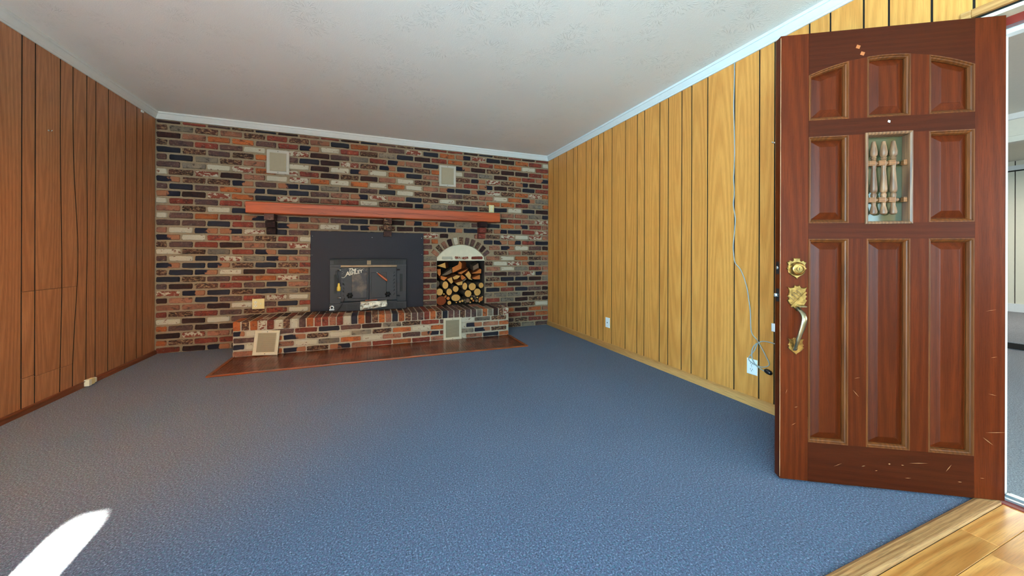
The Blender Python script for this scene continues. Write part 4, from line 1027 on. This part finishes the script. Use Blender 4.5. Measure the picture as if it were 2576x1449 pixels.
for (u0, u1) in (UR, UM, UL):
    panel(u0, u1, .192, lambda u: 1.129)
    panel(u0, u1, 1.673, atop)
for (u0, u1) in (UR, UL): panel(u0, u1, 1.200, lambda u: 1.599)
# grille opening in the middle
u0, u1, z0, z1 = UM[0], UM[1], 1.200, 1.599
m = MB(); m.loft(rings_for(u0 - .007, u1 + .007, z0 - .006, lambda u: z1 + .006, [(0, 0), (.001, .005), (.006, .006), (.011, .003), (.013, -.002), (.014, -.034)]), 0); m.build('grille_frame', MT['turned_wood'], door)
dbox('grille_glass', MT['door_glass'], u0, u1, z0, z1, -.040, -.035)
for zr in (1.468, 1.303):
    gr_ = empty('grille_rail', (0, 0, 0)); gr_.parent = door
    m = MB()
    for k in range(4):
        uc = (.486, .4475, .409)[k] if k < 3 else .372
        if k < 3: m.box(uc - .0125, uc + .0125, -.024, -.002, zr - .011, zr + .011)
    m.box(u1 - .016, u1 - .005, -.022, -.004, zr - .011, zr + .011); m.box(u0 + .008, u0 + .022, -.022, -.004, zr - .011, zr + .011)
    bpy.data.objects.remove(gr_); gr_ = m.build('grille_rail', MT['grille_wood'], door, bevel=.002)
    m = MB()
    for uc in (.467, .4285, .387): m.lathe([(.006, -.008), (.0085, -.004), (.0085, .004), (.006, .008)], (uc, -.013, zr), 'x', 10)
    m.build('bead', MT['turned_wood'], gr_, smooth=True)
bp = [(.006, 1.240), (.012, 1.244), (.0135, 1.253), (.0105, 1.27), (.0075, 1.283), (.0085, 1.287), (.0085, 1.290), (.0075, 1.293), (.009, 1.297), (.010, 1.311), (.0085, 1.316), (.0105, 1.324), (.0105, 1.332), (.008, 1.337), (.0125, 1.343), (.0135, 1.355), (.0105, 1.40), (.0075, 1.447), (.009, 1.450), (.009, 1.455), (.0085, 1.458), (.010, 1.462), (.010, 1.478), (.008, 1.482), (.0105, 1.486), (.0085, 1.490), (.011, 1.495), (.0085, 1.500), (.013, 1.508), (.0135, 1.522), (.0095, 1.55), (.0065, 1.569), (.003, 1.570)]
for uc in (.4745, .436, .3985):
    m = MB(); m.lathe([(r, z - 1.24) for r, z in bp], (0, 0, 0), 'z', 14); o = m.build('spindle', MT['turned_wood'], door); o.location = (uc, -.013, 1.237); smooth_by_angle(o, 35)
# chips, old scratches, wood plugs
def mark(u, z, w_, h_, a, mat): 
    m = MB(); m.ngon([(-w_ / 2, 0, 0), (0, 0, -h_ / 2), (w_ / 2, 0, 0), (0, 0, h_ / 2)]); o = m.build('scratch', mat, door, fix=False); o.location = (u, .0006, z); o.rotation_euler = (0, a, 0)
    return o
SCR = plain('bare_wood', srgb(150, 100, 62), 0.6)
for u, z, w_, h_, a in ((.06, .26, .06, .004, -.7), (.045, .46, .04, .003, -.2), (.03, .30, .10, .003, .1), (.31, .14, .09, .003, .1), (.42, .125, .012, .009, 0), (.55, .43, .05, .003, -.9), (.20, .13, .05, .004, 1.0), (.35, .07, .03, .003, .1), (.62, .10, .05, .003, .5),
                        (.47, .09, .014, .004, .2), (.52, .105, .02, .004, .3), (.37, .125, .015, .004, 0), (.16, .075, .02, .005, 0), (.08, .10, .02, .003, 0), (.04, .62, .03, .003, .2), (.79, .35, .02, .003, .3), (.80, .27, .03, .003, .6), (.83, .42, .03, .002, 1.3), (.05, .82, .05, .002, .2), (.545, .50, .03, .002, .2)):
    mark(u, z, w_ * .8, h_ * .7, a, SCR)
o = mark(.425, 1.651, .012, .014, .5, MT['outlet_white']); o.name = 'paint_chip'
for u, z in ((.545, 1.995), (.528, 1.963)): mark(u, z, .022, .022, .4, plain('wood_plug', srgb(150, 82, 36), 0.4)).name = 'wood_plug'
# worn arris of the free edge
m = MB(); pts = [(DW - .0025, .0002, DB + .01 + (DH - DB - .02) * k / 40) for k in range(41)]
m.loft([[(p[0] + .0014 - .0008 * random.random(), p[1] + .0004, p[2]) for p in pts], [(DW + .0004, -.0006, p[2]) for p in pts], [(DW + .0004, -.0012 - .001 * random.random(), p[2]) for p in pts]], 0, closed=False)
m.build('worn_edge', SCR, door, fix=False)
# deadbolt with shield plate
def shield(scale_u, scale_z, pts): return [(x * scale_u, z * scale_z) for x, z in pts]
SH = [(0, -1.0), (.10, -.86), (.30, -.72), (.58, -.58), (.80, -.38), (.88, -.08), (1.0, .02), (.88, .14), (.84, .42), (.98, .62), (.78, .66), (.66, .80), (.42, .70), (.30, .82), (.34, 1.0), (-.34, 1.0), (-.30, .82), (-.42, .70), (-.66, .80), (-.78, .66), (-.98, .62), (-.84, .42), (-.88, .14), (-1.0, .02), (-.88, -.08), (-.80, -.38), (-.58, -.58), (-.30, -.72), (-.10, -.86)]
_h = [(0, -1.0), (.12, -.86), (.42, -.68), (.74, -.46), (.90, -.28), (.98, -.16), (.84, -.10), (.84, .04), (.98, .12), (.84, .24), (.80, .50), (.86, .70), (1.0, .84), (.66, .76), (.36, .80), (.22, .98), (.10, .90)]
SH2 = _h + [(-x, z) for x, z in reversed(_h) if x > 0]
def plate(name, uc, zc, hu, hz, mat, t_=.006, sh=None):
    m = MB(); P = shield(hu, hz, sh or SH)
    m.loft([[(x, 0, z) for x, z in P], [(x, t_ * .6, z) for x, z in P], [(x * .93, t_, z * .94) for x, z in P]], 0, False, True)
    o = m.build(name, mat, door); o.location = (uc, .0002, zc); return o
UD = .791
dp = plate('deadbolt_plate', UD, .9905, .042, .049, MT['brass'])
m = MB(); m.lathe([(.031, .005), (.031, .014), (.027, .019), (.026, .023), (.021, .026), (.017, .026), (.016, .022), (.011, .022), (.010, .025), (.001, .025)], (0, 0, 0), 'y', 24); o = m.build('lock_cylinder', MT['brass'], dp); smooth_by_angle(o, 35)
m = MB(); m.box(-.001, .001, .0245, .0265, -.006, .006); m.build('keyhole', MT['slot'], o)
hp = plate('handle_plate', UD - .002, .855, .042, .062, MT['brass'], .007, SH2)
m = MB()
m.box(-.046, .046, .006, .0095, -.0040, .0040, M=Matrix.Translation((-.004, 0, -.006)) @ Matrix.Rotation(R(48), 4, 'Y')); m.build('diagonal_band', MT['brass'], hp)
m = MB()
for q in range(4):
    L_ = .013 + .002 * (1.5 - abs(q - 1.5))
    m.box(-L_, L_, .0068, .0076, -.0007, .0007, M=Matrix.Translation((.024 - .0095 * q, 0, -.002 + .0105 * q)) @ Matrix.Rotation(R(-38), 4, 'Y'))
m.build('engraving', MT['slot'], hp)
m = MB(); m.box(-.016, .016, .006, .030, -.003, .003, M=Matrix.Translation((-.012, 0, -.030)) @ Matrix.Rotation(R(-15), 4, 'X')); m.build('thumb_latch', MT['pewter'], hp, bevel=.002)
m = MB()
GP = [(UD - .002, .004, .812), (UD - .004, .018, .803), (UD - .009, .033, .789), (UD - .011, .042, .768), (UD - .006, .044, .742), (UD + .001, .041, .710), (UD + .007, .034, .678), (UD + .010, .027, .654), (UD + .010, .018, .637), (UD + .008, .010, .622), (UD + .007, .005, .616)]
GPs = spline(GP, 4); nG = len(GPs)
rad = [(.0055 + .002 * math.sin(math.pi * k / nG), (.009 + .0045 * math.exp(-((k / nG - .32) / .2) ** 2) - .002 * math.exp(-((k / nG - .72) / .12) ** 2) + .001 * (k / nG > .85))) for k in range(nG)]
m.tube(GPs, rad, 12); m.build('grip', MT['pewter'], door, smooth=True)
plate('lower_plate', UD + .002, .633, .034, .041, MT['brass'], .005, SH2)
# latch hardware in the free edge
for z, h_ in ((.994, .058), (.865, .060)):
    m = MB(); m.box(DW - .001, DW + .0012, -.034, -.010, z - h_ / 2, z + h_ / 2); lp = m.build('latch_plate', MT['iron_dark'], door)
    m = MB()
    if z < .9: m.tube([(DW, -.022, z), (DW + .012, -.022, z), (DW + .015, -.022, z)], [.009, .009, .004], 10)
    else: m.lathe([(.008, DW), (.008, DW + .003), (.003, DW + .004)], (0, -.022, z), 'x', 12)
    m.build('latch_bolt', MT['chrome'], lp, smooth=True)

# ------------------------------------------------------------------ added amber spot warming the left carpet, in an unseen ceiling lamp
lampo = tag(empty('added_ceiling_lamp', (-1.35, 1.0, ZC)), 'added round ceiling lamp out of view, warming the left side of the carpet', 'lamp')
m = MB(); m.lathe([(.14, 0), (.14, -.02), (.13, -.03)], (0, 0, 0), 'z', 24); m.build('added_lamp_base', MT['white_paint'], lampo, smooth=True)
t = NT('warm_bowl'); t.set(t.b, 'Emission Color', (1.0, 0.62, 0.30, 1)); t.set(t.b, 'Emission Strength', 3.0); WB = t.out(srgb(240, 220, 190), .4)
m = MB(); m.lathe([(.125, -.03), (.12, -.06), (.09, -.085), (.04, -.10), (.002, -.103)], (0, 0, 0), 'z', 24); m.build('added_lamp_bowl', WB, lampo, smooth=True)
pl = bpy.data.lights.new('added_amber_spot', 'SPOT'); pl.energy = 500; pl.color = (1.0, 0.40, 0.03); pl.shadow_soft_size = .10; pl.spot_size = R(82); pl.spot_blend = 1.0
po = bpy.data.objects.new('added_amber_spot', pl); COL.objects.link(po); po.parent = lampo; po.location = (0, 0, -.13)
po.rotation_euler = Vector((-0.05, 0.95, -1.0)).to_track_quat('-Z', 'Y').to_euler()
